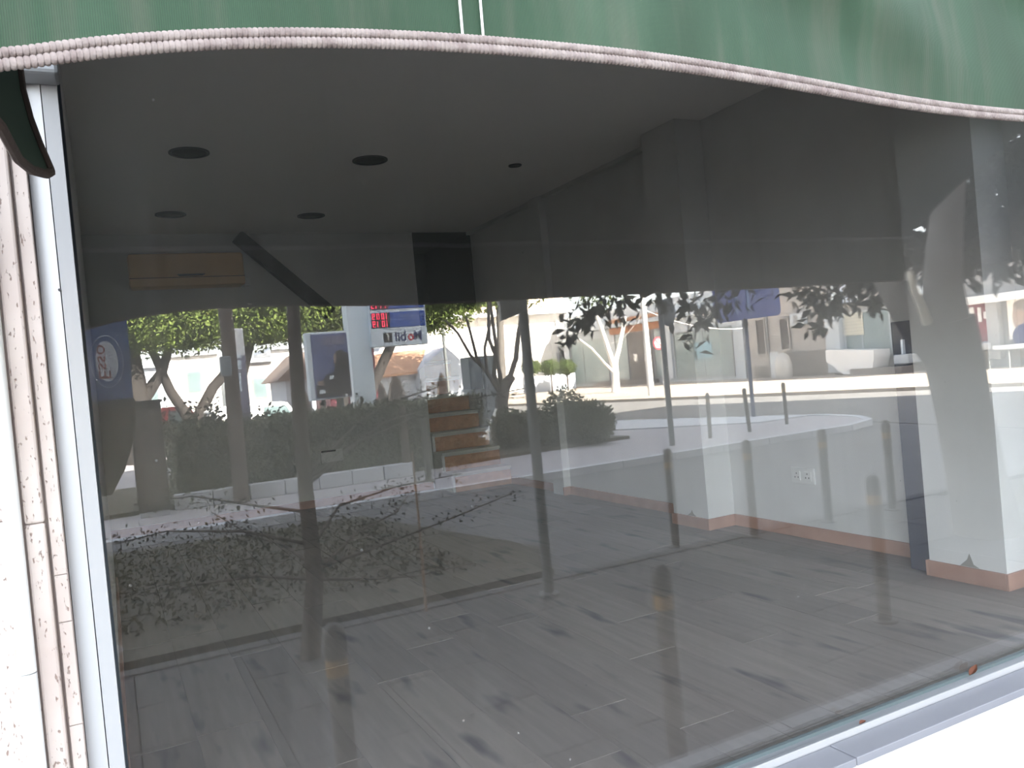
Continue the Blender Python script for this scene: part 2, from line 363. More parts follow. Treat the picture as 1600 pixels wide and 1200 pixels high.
def recentre(o):     # move a one-mesh thing's origin to its base
    me = o.data; n = len(me.vertices); a = np.empty(n*3); me.vertices.foreach_get('co', a); a = a.reshape(-1, 3)
    c = np.array([(a[:, 0].min()+a[:, 0].max())/2, (a[:, 1].min()+a[:, 1].max())/2, a[:, 2].min()]); a -= c
    me.vertices.foreach_set('co', a.ravel()); me.update(); o.location = Vector(c); return o
def thing(name, mb, material, label, cat, group=None, smooth=False):
    return recentre(tag(mb.build(name, material, None, smooth), label, cat, group))
def text_on(txt, size, origin, face, material, parent, name='lettering', ext=.004, align='LEFT', width=None, bold=0.0):
    cu = bpy.data.curves.new(name, 'FONT'); cu.body = txt; cu.size = size; cu.extrude = ext; cu.align_x = align; cu.align_y = 'CENTER'; cu.offset = bold
    t = bpy.data.objects.new('tmp', cu); me = bpy.data.meshes.new_from_object(t); bpy.data.objects.remove(t); bpy.data.curves.remove(cu)
    squash = 1.0
    if width:
        xs = [v.co.x for v in me.vertices]; squash = width/(max(xs)-min(xs)); sh = min(xs)
        for v in me.vertices: v.co.x -= sh
    B = {'+y': Matrix(((-1, 0, 0), (0, 0, 1), (0, 1, 0))), '-x': Matrix(((0, 0, -1), (-1, 0, 0), (0, 1, 0))), '+y_up': Matrix(((0, 1, 0), (0, 0, 1), (1, 0, 0)))}[face]
    off = parent_loc(parent)
    for v in me.vertices:
        q = B @ Vector((v.co.x*squash, v.co.y, v.co.z)); v.co = q + Vector(origin) - off
    me.materials.clear(); me.materials.append(M[material]); me.name = name
    o = bpy.data.objects.new(name, me); COL.objects.link(o); o.parent = parent; return o
def leaves(name, pts, nrm, size, material, parent, seed=1, kind=None, droop=0.0, asp=.5):
    """pointed leaves (four-sided blades) around the given points"""
    rg = np.random.default_rng(seed); pts = np.asarray(pts, float); n = len(pts)
    d = rg.normal(size=(n, 3)); d[:, 2] -= droop; d /= np.linalg.norm(d, axis=1)[:, None]
    k = np.asarray(nrm, float) if nrm is not None else rg.normal(size=(n, 3)); k = k + rg.normal(size=(n, 3))*.5
    b = np.cross(d, k); b /= np.linalg.norm(b, axis=1)[:, None]+1e-9; s = size*rg.uniform(.7, 1.3, (n, 1))
    fold = np.cross(d, b)*s*.12
    V = np.stack([pts, pts+d*s*.45+b*s*asp*.5+fold, pts+d*s, pts+d*s*.45-b*s*asp*.5+fold], 1).reshape(-1, 3) - np.array(parent_loc(parent))
    me = bpy.data.meshes.new(name); me.vertices.add(4*n); me.vertices.foreach_set('co', V.ravel())
    me.loops.add(4*n); me.loops.foreach_set('vertex_index', np.arange(4*n)); me.polygons.add(n); me.polygons.foreach_set('loop_start', np.arange(n)*4)
    me.update(calc_edges=True); me.materials.append(M[material])
    o = bpy.data.objects.new(name, me); COL.objects.link(o); o.parent = parent
    if kind: o['kind'] = kind
    return o
def shell(c, rad, n, seed, inner=.6, zcut=-1.0):
    rg = np.random.default_rng(seed); d = rg.normal(size=(n*2, 3)); d /= np.linalg.norm(d, axis=1)[:, None]; d = d[d[:, 2] > zcut][:n]
    r = rg.uniform(inner, 1.0, (len(d), 1))*(1+.08*np.sin(d[:, :1]*9)*np.cos(d[:, 2:]*8))
    return np.array(c)+d*r*np.array(rad), d
def copy_tree(o, parent=None):
    c = o.copy(); COL.objects.link(c); c.parent = parent
    for ch in list(o.children): copy_tree(ch, c)
    return c
#--------BODY--------
# ================================================================ THE SHOP
ZF, ZC = .55, 2.99                    # interior floor and ceiling
XL, XR, YB = -.045, 3.32, 7.3
rnd = random.Random(3)
# ---- floor: every plank its own piece
fl = struct('floor', MB().box(-.6, XR, YG+.03, YB, ZF-.12, ZF-.004), mat('joint_pale', (.52, .48, .43), .6), 'grey-brown oak plank floor of the empty shop', 'floor')
pm = {}
def plank(x0, x1, y0, y1):
    key = (round(x1-x0, 3), round(y1-y0, 3))
    if key not in pm:
        hx, hy = (x1-x0)/2-.0003, (y1-y0)/2-.0020
        m = MB().bev(-hx, hx, -hy, hy, -.01, 0, .0008)
        me = bpy.data.meshes.new('plank'); me.from_pydata(m.v, [], m.f); me.materials.append(M['plank']); pm[key] = me
    o = bpy.data.objects.new('plank', pm[key]); COL.objects.link(o); o.parent = fl; o.location = ((x0+x1)/2, (y0+y1)/2, ZF)
JY = {.36: 2.28, .56: 3.073, .76: 2.80, .96: 3.071, 1.16: 2.14, 1.36: 3.074, 1.56: 2.411, 1.76: 2.777, 1.96: 2.27, 2.56: 3.70, 2.76: 3.66}
x = -.64
while x < XR-.01:
    k = round(x, 2); y0 = JY.get(k, 2.0+rnd.random()*1.2); x0, x1 = max(x, -.6), min(x+.2, XR)
    ys = [YG+.03]; y = y0
    while y > YG+.03+.15: y -= 1.2
    y += 1.2
    while y < YB-.1: ys.append(y); y += 1.2
    ys.append(YB)
    for a, b in zip(ys[:-1], ys[1:]):
        if x1-x0 > .02: plank(x0, x1, a, b)
    x = round(x+.2, 2)
# ---- shell
struct('ceiling', MB().box(-.6, XR, YG-.02, YB, ZC, ZC+.12), 'ceiling_paint', 'flat plaster ceiling of the empty shop', 'ceiling')
struct('wall_right', MB().box(XR, XR+.18, YG-.02, 8.6, ZF-.1, ZC+.12), 'white_plaster', 'long white side wall with skirting and a socket', 'wall')
struct('wall_left', MB().box(-.62, XL, YG+.02, 5.28, ZF-.1, ZC+.1), 'white_plaster', 'narrow grey left wall seen edge-on beside the frame', 'wall')
struct('wall_alcove', MB().box(-.75, -.6, 5.2, YB+.2, ZF-.1, ZC+.1), 'back_paint', 'side wall of the left alcove', 'wall')
struct('wall_back', MB().box(-.7, 2.72, YB, YB+.16, ZF-.1, ZC+.1), 'back_paint', 'shaded back wall under the air conditioner', 'wall')
struct('wall_stairwell_left', MB().box(2.56, 2.70, YB+.16, 8.6, ZF-.1, ZC+.1), 'recess_shade', 'left side wall of the dark stairwell recess', 'wall')
struct('wall_stairwell_back', MB().box(2.56, XR+.1, 8.55, 8.7, ZF-.1, ZC+.1), 'recess_shade', 'end wall of the stairwell recess, its dimness coloured dark brown', 'wall')
struct('wall_stairwell_right', MB().box(XR-.006, XR, YB, 8.55, ZF+.9, ZC), 'recess_shade', 'right side of the stairwell recess, its dimness coloured dark brown', 'wall')
struct('ceiling_stairwell', MB().box(2.6, XR, YB, 8.6, ZC, ZC+.1), 'recess_shade', 'soffit over the stairs, its dimness put into the colour', 'ceiling')
# skirting
struct('baseboard_right', MB().bev(XR-.012, XR, 2.38, 3.83, ZF, ZF+.067, .002).bev(XR-.012, XR, 4.16, 6.85, ZF, ZF+.067, .002).bev(XR-.012, XR, YG+.03, 2.04, ZF, ZF+.067, .002), 'skirting_tile', 'reddish brown tile skirting along the right wall', 'baseboard')
struct('baseboard_back', MB().bev(-.58, 2.70, YB-.012, YB, ZF, ZF+.067, .002), 'skirting_tile', 'reddish brown skirting under the back wall', 'baseboard')
struct('baseboard_left', MB().bev(XL, XL+.012, YG+.05, 5.28, ZF, ZF+.067, .002).bev(XL-.3, XL+.012, 5.28, 5.292, ZF, ZF+.067, .002), 'skirting_tile', 'short brown skirting at the left wall end', 'baseboard')
for y0, y1, lab, tri in ((3.83, 4.16, 'white square pillar in the middle of the right wall', .06), (2.04, 2.38, 'white square pillar nearest the glass on the right', .11)):
    p = empty('pillar', (XR, (y0+y1)/2, ZF), lab, 'pillar', None, 'structure')
    MB().box(3.12, XR, y0, y1, ZF, ZC).build('shaft', 'white_plaster', p)
    MB().bev(3.108, XR, y0-.012, y0, ZF, ZF+.067, .002).build('skirting', 'skirting_tile', p)
    MB().bev(3.108, 3.12, y0, y1, ZF, ZF+.067, .002).build('skirting', 'skirting_tile', p)
    MB().bev(3.108, XR, y1, y1+.012, ZF, ZF+.067, .002).build('skirting', 'skirting_tile', p)
    c = y0+.45*(y1-y0)
    MB().prism([(c-.04, ZF+.068), (c+.045, ZF+.068), (c+.012, ZF+.075+tri*.2), (c, ZF+.085+tri*.35), (c-.015, ZF+.08)], 'x', 3.1185, 3.121).build('chipped_plaster', mat('chip', (.30, .285, .26), .9), p, label='grey chipped plaster patch')
p = empty('pillar', (XR, 5.85, ZF), 'slim white pilaster at the far end of the right wall', 'pillar', None, 'structure')
MB().box(3.255, XR, 5.77, 5.95, ZF, ZC).build('shaft', 'white_plaster', p)
MB().bev(3.243, XR, 5.758, 5.77, ZF, ZF+.067, .002).build('skirting', 'skirting_tile', p)
thing('navy_strip', MB().bev(3.15, 3.30, 2.394, 2.50, ZF+.001, 1.66, .004), mat('navy', (.025, .033, .06), .7), 'dark navy upright strip in the corner behind the nearest pillar', 'panel')  # narrow near-black box filling the corner behind the pillar
# beam over the right wall
struct('ceiling_beam', MB().box(3.28, XR, 4.16, 7.3, ZC-.03, ZC), 'back_paint', 'slim cornice under the ceiling along the right wall', 'beam')
# ---- socket
t = empty('wall_socket', (XR, 3.25, .887), 'white double wall socket between the two white pillars', 'socket')
MB().bev(XR-.012, XR, 3.172, 3.332, .847, .935, .003).build('plate', 'white_plastic', t)
for yy in (3.215, 3.29):
    s = MB().bev(XR-.016, XR-.011, yy-.024, yy+.024, .865, .917, .002).build('outlet', 'white_plastic', t)
    for dy, dz in ((0, .013), (-.011, -.008), (.011, -.008)): MB().box(XR-.0165, XR-.0158, yy+dy-.003, yy+dy+.003, .891+dz-.004, .891+dz+.004).build('pin_hole', 'black_plastic', s)
# ---- low plate on the back wall
t = empty('wall_plate', (1.75, YB, 1.0), 'small pale vent plate with a dark slot low on the back wall', 'vent')
MB().bev(1.66, 1.86, YB-.012, YB, .93, 1.04, .003).build('plate', 'white_plastic', t); MB().box(1.668, 1.80, YB-.014, YB-.011, 1.025, 1.04).build('slot', 'dark_wood', t)
# ---- ceiling lamps
LA = [(.54, 4.88, .11, 'large dark round downlight, front left of the ceiling four'), (1.6, 4.91, .11, 'large dark round downlight, front right of the ceiling four'),
      (.55, 6.52, .11, 'dark round downlight at the back left, above the air conditioner'), (1.6, 6.55, .11, 'dark round downlight at the back right of the ceiling four'), (2.62, 4.915, .046, 'small dark ceiling spot nearest the right wall')]
for lx, ly, lr, lab in LA:
    t = empty('downlight', (lx, ly, ZC), lab, 'downlight', 'round downlights in the shop ceiling')
    MB().lathe([(lr, 0), (lr, -.006), (lr*.9, -.008), (lr*.84, -.004), (lr*.84, 0)], (lx, ly, ZC), 32).build('rim', 'lamp_hole', t, True)
    MB().lathe([(lr*.84, -.0005), (lr*.8, -.003), (lr*.01, -.003)], (lx, ly, ZC), 32).build('lens', 'black_plastic', t, True)
# ---- air conditioner
t = empty('air_conditioner', (.69, YB, 2.53), 'beige wall air conditioner with a dark slot high on the back wall', 'air conditioner')
MB().bev(.25, 1.13, YB-.2, YB, 2.53, 2.80, .02).build('body', 'ac_beige', t, True)
MB().bev(.252, 1.128, YB-.206, YB-.198, 2.535, 2.60, .003).build('flap', 'ac_beige', t)
MB().box(.25, 1.13, YB-.2015, YB-.19, 2.600, 2.605).build('seam', 'dark_wood', t)
MB().prism([(.60, 2.628), (.62, 2.612), (.80, 2.612), (.82, 2.628)], 'y', YB-.207, YB-.195).build('air_slot', 'black_plastic', t)
MB().bev(1.135, 1.19, YB-.12, YB, 2.53, 2.60, .005).build('pipe_cover', 'back_paint', t)
# ---- sloping stair stringer on the back wall
a, b = Vector((1.12, 0, ZC-.03)), Vector((1.86, 0, 2.26)); dv = (b-a).normalized(); nv = Vector((dv.z, 0, -dv.x))*-.055
m = MB().prism([((a-nv).x, (a-nv).z), ((b-nv).x, (b-nv).z), ((b+nv).x, (b+nv).z), ((a+nv).x, (a+nv).z)], 'y', YB-.10, YB-.002)
thing('stair_stringer', m, 'dark_wood', 'dark sloping beam slanting down the back wall from the ceiling beside the air conditioner', 'beam')
# ---- staircase
t = empty('staircase', (3.02, 6.85, ZF), 'narrow brown tiled staircase rising into the dark back corner', 'staircase')
for k in range(8):
    y0 = 6.85+.207*k; z0 = ZF+.175*k; y1 = min(y0+.25, 8.54)
    s = MB().box(2.72, XR-.008, y0+.012, y1, ZF, z0+.155).build('step', 'pale_tile', t)
    MB().bev(2.745, XR-.008, y0, y0+.014, z0, z0+.135, .002).build('riser_tile', 'brown_tile', s)
    MB().bev(2.715, XR-.008, y0-.018, y1-.02, z0+.15, z0+.175, .004).build('tread', 'pale_tile', s)
    MB().bev(2.718, 2.745, y0, y0+.016, z0, z0+.15, .002).build('edge_strip', 'white_plaster', s)

# ================================================================ THE SHOPFRONT
win = empty('window_1', (1.6, YG, .56), 'large dusty shop window reflecting the street', 'window', None, 'structure')
MB().box(-.03, XR, YG-.004, YG+.004, .592, 2.95).build('glass_pane', 'glass', win, label='dusty reflecting glass pane')
MB().prism([(-.078, 1.498), (-.050, 1.487), (-.0495, 1.57), (-.078, 1.57)], 'z', .55, 3.0).build('jamb', 'white_alu', win)
MB().prism([(-.0485, 1.488), (-.026, 1.490), (-.026, 1.57), (-.0485, 1.57)], 'z', .55, 3.0).build('jamb', 'white_alu', win)
MB().box(-.026, -.022, 1.535, 1.575, .60, 2.95).build('gasket', 'seal_rubber', win)
MB().prism([(1.516, .588), (1.518, .598), (1.526, .600), (1.528, .594), (1.555, .600), (1.57, .600), (1.57, .56), (1.516, .56)], 'x', -.026, 3.4).build('bottom_rail', 'grey_alu', win)
MB().bev(-.026, 3.4, 1.5145, 1.5185, .57, .6005, .001).build('bead', 'white_alu', win)
MB().box(-.026, 3.4, 1.546, 1.5565, .598, .607).build('gasket', 'dark_gasket', win)
MB().box(-.08, 3.4, 1.49, 1.58, 2.94, 3.02).build('top_rail', 'white_alu', win)
q = iy(93, 453, 1.487); MB().prism([(q.x+.0022*math.cos(a*.5236), q.z+.0022*math.sin(a*.5236)) for a in range(12)], 'y', 1.4845, 1.489).build('screw_hole', 'black_plastic', win)
# stone cladding left of the frame
wf = tag(MB().box(-6, -.079, 1.492, 1.75, 0, 3.1).build('wall_front', 'travertine'), 'pitted travertine wall to the left of the shop window', 'wall', None, 'structure')
def blocks(x0, x1, yf, zs, nm, mt='travertine', ch=.0015):
    for a, b in zip(zs[:-1], zs[1:]): MB().bev(x0, x1, yf, 1.52, a+.0003, b-.0003, ch).build(nm, mt, wf)
zz = lambda py, px=125: iy(px, py, 1.47).z
blocks(-.0985, -.0795, 1.480, [0, .35, zz(1135), zz(970), zz(895), 2.3, 3.05], 'stone_strip')
blocks(-.1305, -.1025, 1.470, [0, .5, zz(815, 80), 2.45, 3.05], 'stone_band', ch=.004)
blocks(-.62, -.152, 1.474, [0, .5, zz(812, 30), 2.45, 3.05], 'stone_panel')
blocks(-1.3, -.625, 1.474, [0, .5, zz(812, 30), 2.45, 3.05], 'stone_panel')
for z0, z1 in ((0, zz(1048, 50)-.001), (zz(1048, 50)+.001, 3.05)): MB().tube([(-.1445, 1.462, z0), (-.1445, 1.462, z1)], .0125, 14).build('cable_conduit', 'white_plastic', wf, True, label='white cable conduit')
# wall under the sill, sill slabs
struct('wall_lower', MB().box(-.079, 3.6, 1.446, 1.60, 0, .563), 'white_wall', 'white painted wall below the window sill', 'wall')
ts = empty('trim_1', (1.6, 1.47, .563), 'grey marble window sill under the glass', 'window sill', None, 'structure')
xs = [-.079, .55, 1.55, 2.55, 3.6]
for i, (a, b) in enumerate(zip(xs[:-1], xs[1:])):
    MB().bev(a+.0015, b-.0015, 1.428, 1.5105, .563, .583+(.0012 if i % 2 == 0 else 0), .0015).build('sill_slab', 'sill_marble', ts)
# dead leaves lying on the sill
def dead_leaf(px, py, L, up, lab):
    d = ray(px, py); z = .601; p = d*((z-EYE)/d.z); p = Vector((p.x, p.y, z+.001))
    g = []
    for i in range(6):
        u = i/5; wd = L*.32*math.sin(math.pi*min(u*.9+.06, 1)); g.append([(p.x+L*(u-.5), p.y-wd*j, p.z+.002+up*u*u+abs(j)*wd*.5) for j in (-1, -.5, 0, .5, 1)])
    m = MB().grid(g); m2 = MB().grid([[(a, b, c-.0008) for a, b, c in r] for r in g]); m.add(m2.v, m2.f)
    thing('dead_leaf', m, 'leaf_rust', lab, 'leaf', 'dead leaves on the sill', True)
dead_leaf(1521, 1054, .034, .022, 'curled rust-brown dead leaf standing on the window rail')
dead_leaf(1348, 1131, .022, .003, 'small flat orange-brown dead leaf lying on the rail groove')
struct('transom_light_block', MB().box(-.08, 3.4, 1.57, 1.60, 2.47, 3.0), 'house_beige', 'unseen panel added to block daylight above the awning', 'wall')  # unseen panel added to keep daylight out of the room above the awning
# right end pier and the upper storeys of the building
struct('wall_pier', MB().box(3.4, 24, 1.46, 1.9, 0, 3.1).box(XR+.18, 24, 1.9, 9, 0, 3.1), 'house_beige', 'front wall of the building to the right of the window', 'wall')
struct('wall_upper', MB().box(-10, 24, 1.5, 9.0, 3.1, 14.0), 'house_beige', 'upper storeys of the shop building above the awning', 'wall')
struct('wall_rear', MB().box(-10, -.76, 1.75, 9, 0, 3.1).box(-.8, XR+.2, 8.72, 9.0, 0, 3.1), 'house_beige', 'rear and side mass of the shop building', 'wall')

# ================================================================ AWNING
aw = empty('awning', (1.2, 1.5, 1.8), 'green canvas shop awning with a white braided edge, overhead in front of the window', 'awning')
YV = .60
PRX = [-0.075, -0.03, 0.015, 0.06, 0.105, 0.15, 0.195, 0.24, 0.285, 0.33, 0.375, 0.42, 0.465, 0.51, 0.555, 0.6, 0.645, 0.69, 0.735, 0.78, 0.825, 0.87, 0.915, 0.96, 1.15, 1.5, 2.0, 2.5, 3.3]
PRZ = [0.2124, 0.2261, 0.2372, 0.246, 0.2528, 0.258, 0.2618, 0.2644, 0.2661, 0.2669, 0.2671, 0.2667, 0.2659, 0.2647, 0.2632, 0.2614, 0.2595, 0.2574, 0.2554, 0.2534, 0.2516, 0.2501, 0.249, 0.2486, 0.249, 0.251, 0.249, 0.247, 0.25]
def vz0(x): return EYE+float(np.interp(x, PRX, PRZ))
def vy0(x, z):   # slanting drapery folds, stronger to the right
    k = min(1.0, max(0.0, (x-.25)/.5)); h = max(0.0, z-EYE-.245)/.15
    return YV+.003*math.sin(x*9)+k*h*(.011*math.sin(x*13+z*26)+.005*math.sin(x*27+z*40))
def smooth_z(x): return sum(vz0(x+d) for d in (-.05, -.025, 0, .025, .05))/5
XS = np.concatenate([np.linspace(-.075, 1.3, 90), np.linspace(1.33, 3.3, 55)])
ZT = EYE+.44
for nm, off, mt in (('valance', 0, 'canvas'), ('valance_lining', .004, 'canvas_inner')):
    g = []
    for x in XS:
        z0 = smooth_z(x)
        g.append([(x, vy0(x, z0+(ZT-z0)*s)+off, z0+(ZT-z0)*s) for s in np.linspace(0, 1, 9)])
    MB().grid(g).build(nm, mt, aw, True)
g = []; g2 = []
for x in XS[::3]:
    row = []
    for s in np.linspace(0, 1, 12):
        y = YV+(1.47-YV)*s; z = ZT+(2.46-ZT)*s+.05*math.sin(math.pi*s)
        row.append((x, y+(vy0(x, ZT)-YV)*(1-s), z))
    g.append(row); g2.append([(a, b+.003, c-.006) for a, b, c in row])
MB().grid(g).build('canopy', 'canvas', aw, True); MB().grid(g2).build('canopy_lining', 'canvas_inner', aw, True)
# braided edge: two plaited cords along the hem
br = MB()
for dz, rr in ((.0042, .0036), (-.0030, .0040)):
    x = -.075
    while x < 3.3:
        z = smooth_z(x); y = vy0(x, z)-.004
        if x < 1.12: br.blob((x, y, z+dz), (.0032, .0034, rr*1.1), 7, 5); x += .0038
        else: br.box(x-.007, x+.007, y-.003, y+.003, z+dz-rr, z+dz+rr); x += .0138
br.build('braid_trim', 'rope_white', aw, True, 'off-white braided edging')
MB().tube([(x, vy0(x, ZT)+.014, ZT-.005) for x in XS[::4]], .007, 8).build('front_bar', 'grey_alu', aw, True)
for px in (728, 760):
    p0 = iy(px, 60, YV-.006); MB().tube([(p0.x, vy0(p0.x, p0.z)-.002, smooth_z(p0.x)), (p0.x, vy0(p0.x, p0.z)-.003, smooth_z(p0.x)+.05), (p0.x, vy0(p0.x, ZT)-.002, ZT)], .0011, 6).build('stitch_thread', 'thread', aw)
# side flap hanging at the left end, seen from inside
A = [iy(px, py, .84) for px, py in ((20, 60), (29, 110), (33, 140), (45, 185), (60, 225), (77, 264))]
Bc = [iy(-60, 60, .62), iy(-55, 110, .64), iy(-40, 150, .66), iy(0, 196, .70), iy(28, 248, .76), iy(77, 270, .84)]
g = [[A[i].lerp(Bc[i], s) for s in np.linspace(0, 1, 6)] for i in range(6)]
MB().grid(g).add([(p.x-.003, p.y, p.z) for r in g for p in r], [(i*6+j, i*6+j+1, (i+1)*6+j+1, (i+1)*6+j) for i in range(5) for j in range(5)]).build('side_flap', 'canvas_inner', aw, True)
tip = iy(72, 272, .83)
MB().tube(A+[iy(79, 269, .84), tip, iy(50, 266, .80), Bc[4], iy(10, 215, .72), Bc[3], Bc[2]], .0042, 8).build('binding', 'binding_brown', aw, True, 'dark brown binding')
p = iy(58, 105, 1.45); MB().bev(-.085, -.02, 1.43, 1.49, iy(58, 116, 1.44).z, iy(58, 116, 1.44).z+.12, .006).build('wall_bracket', 'grey_alu', aw)

# ================================================================ THE STREET (behind the photographer, seen in the glass)
def poly(name, pts, z0, z1, m, label, cat='pavement'):
    return struct(name, MB().prism([(a, RY(b)) for a, b in pts], 'z', z0, z1), m, label, cat)
poly('ground', [(-60, 1.5), (70, 1.5), (70, 90), (-60, 90)], -.4, -.06, 'ground_dust', 'dusty open ground beyond the streets', 'ground')
poly('side_street', [(-30, 5.45), (13, 5.45), (13, 10.7), (-30, 10.7)], -.1, -.05, 'asphalt', 'shaded side street in front of the shop', 'road')
poly('main_road', [(12.5, 5.45), (23.5, 5.45), (20.4, 18), (17.2, 32), (11, 60), (3, 60), (9.0, 26), (13.6, 12.6)], -.1, -.045, 'road_asphalt', 'wide grey main road with the far kerb', 'road')
poly('far_sidewalk', [(23.5, 5.4), (30.2, 5.4), (30.2, 60), (11, 60), (17.2, 32), (20.4, 18)], -.1, .06, 'sidewalk', 'sunlit sidewalk across the main road', 'pavement')
poly('corner_pavement', [(-30, 10.6), (12.2, 10.6), (13.2, 11.2), (13.6, 12.4), (9.0, 26), (-30, 26)], -.1, .04, 'island_paving', 'shaded pavement at the street corner', 'pavement')
kb = empty('kerb', (5, RY(10.6), 0), 'pale kerb stones edging the street corner', 'kerb', None, 'structure')
pts = [(-4+1.0*i, 10.58) for i in range(17)]+[(12.9, 10.9), (13.45, 11.6), (13.65, 12.6)]+[(13.65-.34*i, 12.6+.95*i) for i in range(1, 14)]
for (ax, ay), (bx, by) in zip(pts[:-1], pts[1:]):
    a, b = Vector((ax, RY(ay), 0)), Vector((bx, RY(by), 0)); d = (b-a).normalized(); n = Vector((-d.y, d.x, 0))*.075; a = a+d*.006; b = b-d*.006
    MB().prism([(a+n).xy[:], (b+n).xy[:], (b-n).xy[:], (a-n).xy[:]], 'z', -.08, .06).build('kerb_stone', 'kerb', kb)
# near pavement with its slabs
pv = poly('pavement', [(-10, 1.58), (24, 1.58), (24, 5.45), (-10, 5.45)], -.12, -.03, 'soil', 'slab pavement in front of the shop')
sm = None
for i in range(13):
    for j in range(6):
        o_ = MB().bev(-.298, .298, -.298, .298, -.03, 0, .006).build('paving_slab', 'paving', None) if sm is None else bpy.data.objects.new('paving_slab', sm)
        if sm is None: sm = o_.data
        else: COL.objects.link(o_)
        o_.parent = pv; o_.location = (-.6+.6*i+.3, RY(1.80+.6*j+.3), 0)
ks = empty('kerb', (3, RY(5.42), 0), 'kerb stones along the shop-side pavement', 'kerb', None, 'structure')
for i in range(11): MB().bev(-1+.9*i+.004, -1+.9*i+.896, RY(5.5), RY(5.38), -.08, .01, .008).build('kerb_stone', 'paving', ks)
# planted bed on the left of the side street
bed = poly('planting_bed', [(-1.2, 5.6), (3.0, 5.6), (3.3, 6.4), (2.6, 9.6), (-1.2, 9.9)], -.08, .03, 'soil', 'planted bed beside the side street', 'flower bed')
rg = np.random.default_rng(5); n = 6000
xy = np.c_[rg.uniform(-1.1, 2.55, n), rg.uniform(6.15, 9.6, n)]; z = .02+.07*rg.random(n)**2
t = leaves('ground_cover', np.c_[xy[:, 0], RY(0)-xy[:, 1], z], None, .05, 'leaf_olive', None, 8)
tag(t, 'low olive and brown ground cover filling the planted bed', 'ground cover', None, 'stuff')
# planted strip with pale low wall behind it on the corner
poly('hedge_bed', [(-.5, 12.75), (9.2, 13.5), (8.6, 16.6), (-.5, 16.6)], 0, .10, 'soil', 'soil strip under hedge and round shrubs', 'flower bed')
lw = empty('low_wall', (2.5, RY(12.7), .04), 'pale low block wall in front of the hedge', 'wall', None, 'structure')
for i in range(7):
    x0 = .75+.52*i; MB().bev(x0, x0+.51, RY(12.85), RY(12.65), .04, .26, .012).build('block', 'kerb', lw)
# pale paving strip by the main road
poly('pale_strip', [(9.0, 17.0), (12.1, 12.9), (13.4, 12.9), (9.6, 23.0), (7.6, 23.0)], .03, .065, 'kerb', 'pale concrete strip along the main road')

# ---- bollards
def bollard(x, yv, h, lab, grp, lean=(0, 0)):
    t = empty('bollard', (x, RY(yv), 0), lab, 'bollard', grp); y = RY(yv); r = .036
    MB().tube([(x, y, 0), (x+lean[0]*.9, y+lean[1]*.9, h*.9)], r, 14).build('post', 'bollard_bronze', t, True)
    cx, cy = x+lean[0]*.9, y+lean[1]*.9
    MB().lathe([(r*1.02, h*.88), (r*1.08, h*.9), (r*1.08, h*.95), (r*.9, h*.985), (r*.5, h), (.002, h*1.004)], (cx, cy, 0), 14).build('cap', 'bollard_bronze', t, True)
    MB().lathe([(r*1.03, h*.80), (r*1.03, h*.865)], (x+lean[0]*.82, y+lean[1]*.82, 0), 14).build('reflective_band', 'amber_band', t, True)
    MB().lathe([(r*1.9, 0), (r*1.9, .012), (r*1.1, .016)], (x, y, 0), 14).build('base_plate', 'bollard_bronze', t, True)
G1 = 'bronze bollards along the side street kerb'
for x, yv, lab in ((4.15, 5.55, 'bronze bollard with amber band, left of the first white pillar'), (4.82, 5.34, 'bronze bollard with amber band, seen across the wall right of the first pillar'),
                   (5.64, 5.28, 'bronze bollard with amber band, just right of the wall socket'), (6.37, 5.2, 'bronze bollard with amber band, nearest the big leaning tree'),
                   (3.80, 3.22, 'taller-looking bronze bollard low in front of the brown skirting, right half'), (1.79, 2.50, 'bronze bollard with round cap mirrored low over the plank floor, centre'), (.594, 2.665, 'bronze bollard beside the slender tree trunk')):
    bollard(x, yv, .83, lab, G1)
G2 = 'bollards on the far corner of the pavement'
for x, yv, lean, lab in ((9.77, 11.75, (.02, 0), 'far corner bollard, leftmost of the three'), (10.76, 11.79, (-.06, 0), 'leaning far corner bollard, middle of the three'), (12.0, 12.08, (-.02, 0), 'far corner bollard, rightmost of the three')):
    bollard(x, yv, .87, lab, G2, lean)

# ---- poles and small signs
def pole(name, px, py, top, r, m, lab, cat='pole', r2=None, lean=0):
    b = sg(px, py); t = empty(name, b, lab, cat)
    MB().tube([b, b+Vector((lean, 0, top))], [r, r2 or r], 14).build('shaft', m, t, True)
    MB().lathe([(r*2, 0), (r*2, .02), (r*1.2, .03)], b, 14).build('base_plate', m, t, True)
    return t, b
t, b = pole('sign_pole', 858, 930, 3.2, .037, 'pole_grey', 'dark grey sign pole with a square grey plate, standing by the kerb', 'sign pole')
x0, x1, z0, z1 = rect_y(781, 818, 472, 510, RY(b.y)-.05)
pl = MB().prism([(x0, z0+.04), (x1+.01, z0+.1), (x1+.01, z1+.2), (x0-.02, z1+.16)], 'y', b.y+.04, b.y+.075).build('sign_plate', 'sign_grey', t)
MB().prism([(x0+.05, z0+.07), (x1-.01, z0+.12), (x1-.01, z0+.14), (x0+.05, z0+.09)], 'y', b.y+.075, b.y+.082).build('dark_strip', 'pole_grey', pl)
MB().prism([(x0+.06, z0+.15), (x1-.02, z0+.20), (x1-.02, z0+.30), (x0+.06, z0+.27)], 'y', b.y+.075, b.y+.079).build('faded_marks', mat('faded_ink', (.15, .16, .155), .6, noise=(40, (.22, .235, .225), .45, .55)), pl)
t, b = pole('mirror_pole', 1051, 700, 3.6, .05, 'pole_grey', 'grey pole carrying the back of a round traffic mirror', 'pole')
c = sy(1043, 488, RY(b.y)+.1)
MB().blob((c.x, c.y, c.z), (.17, .05, .25), 18, 10).build('mirror_back', mat('mirror_back', (.20, .22, .24), .5), t, True)
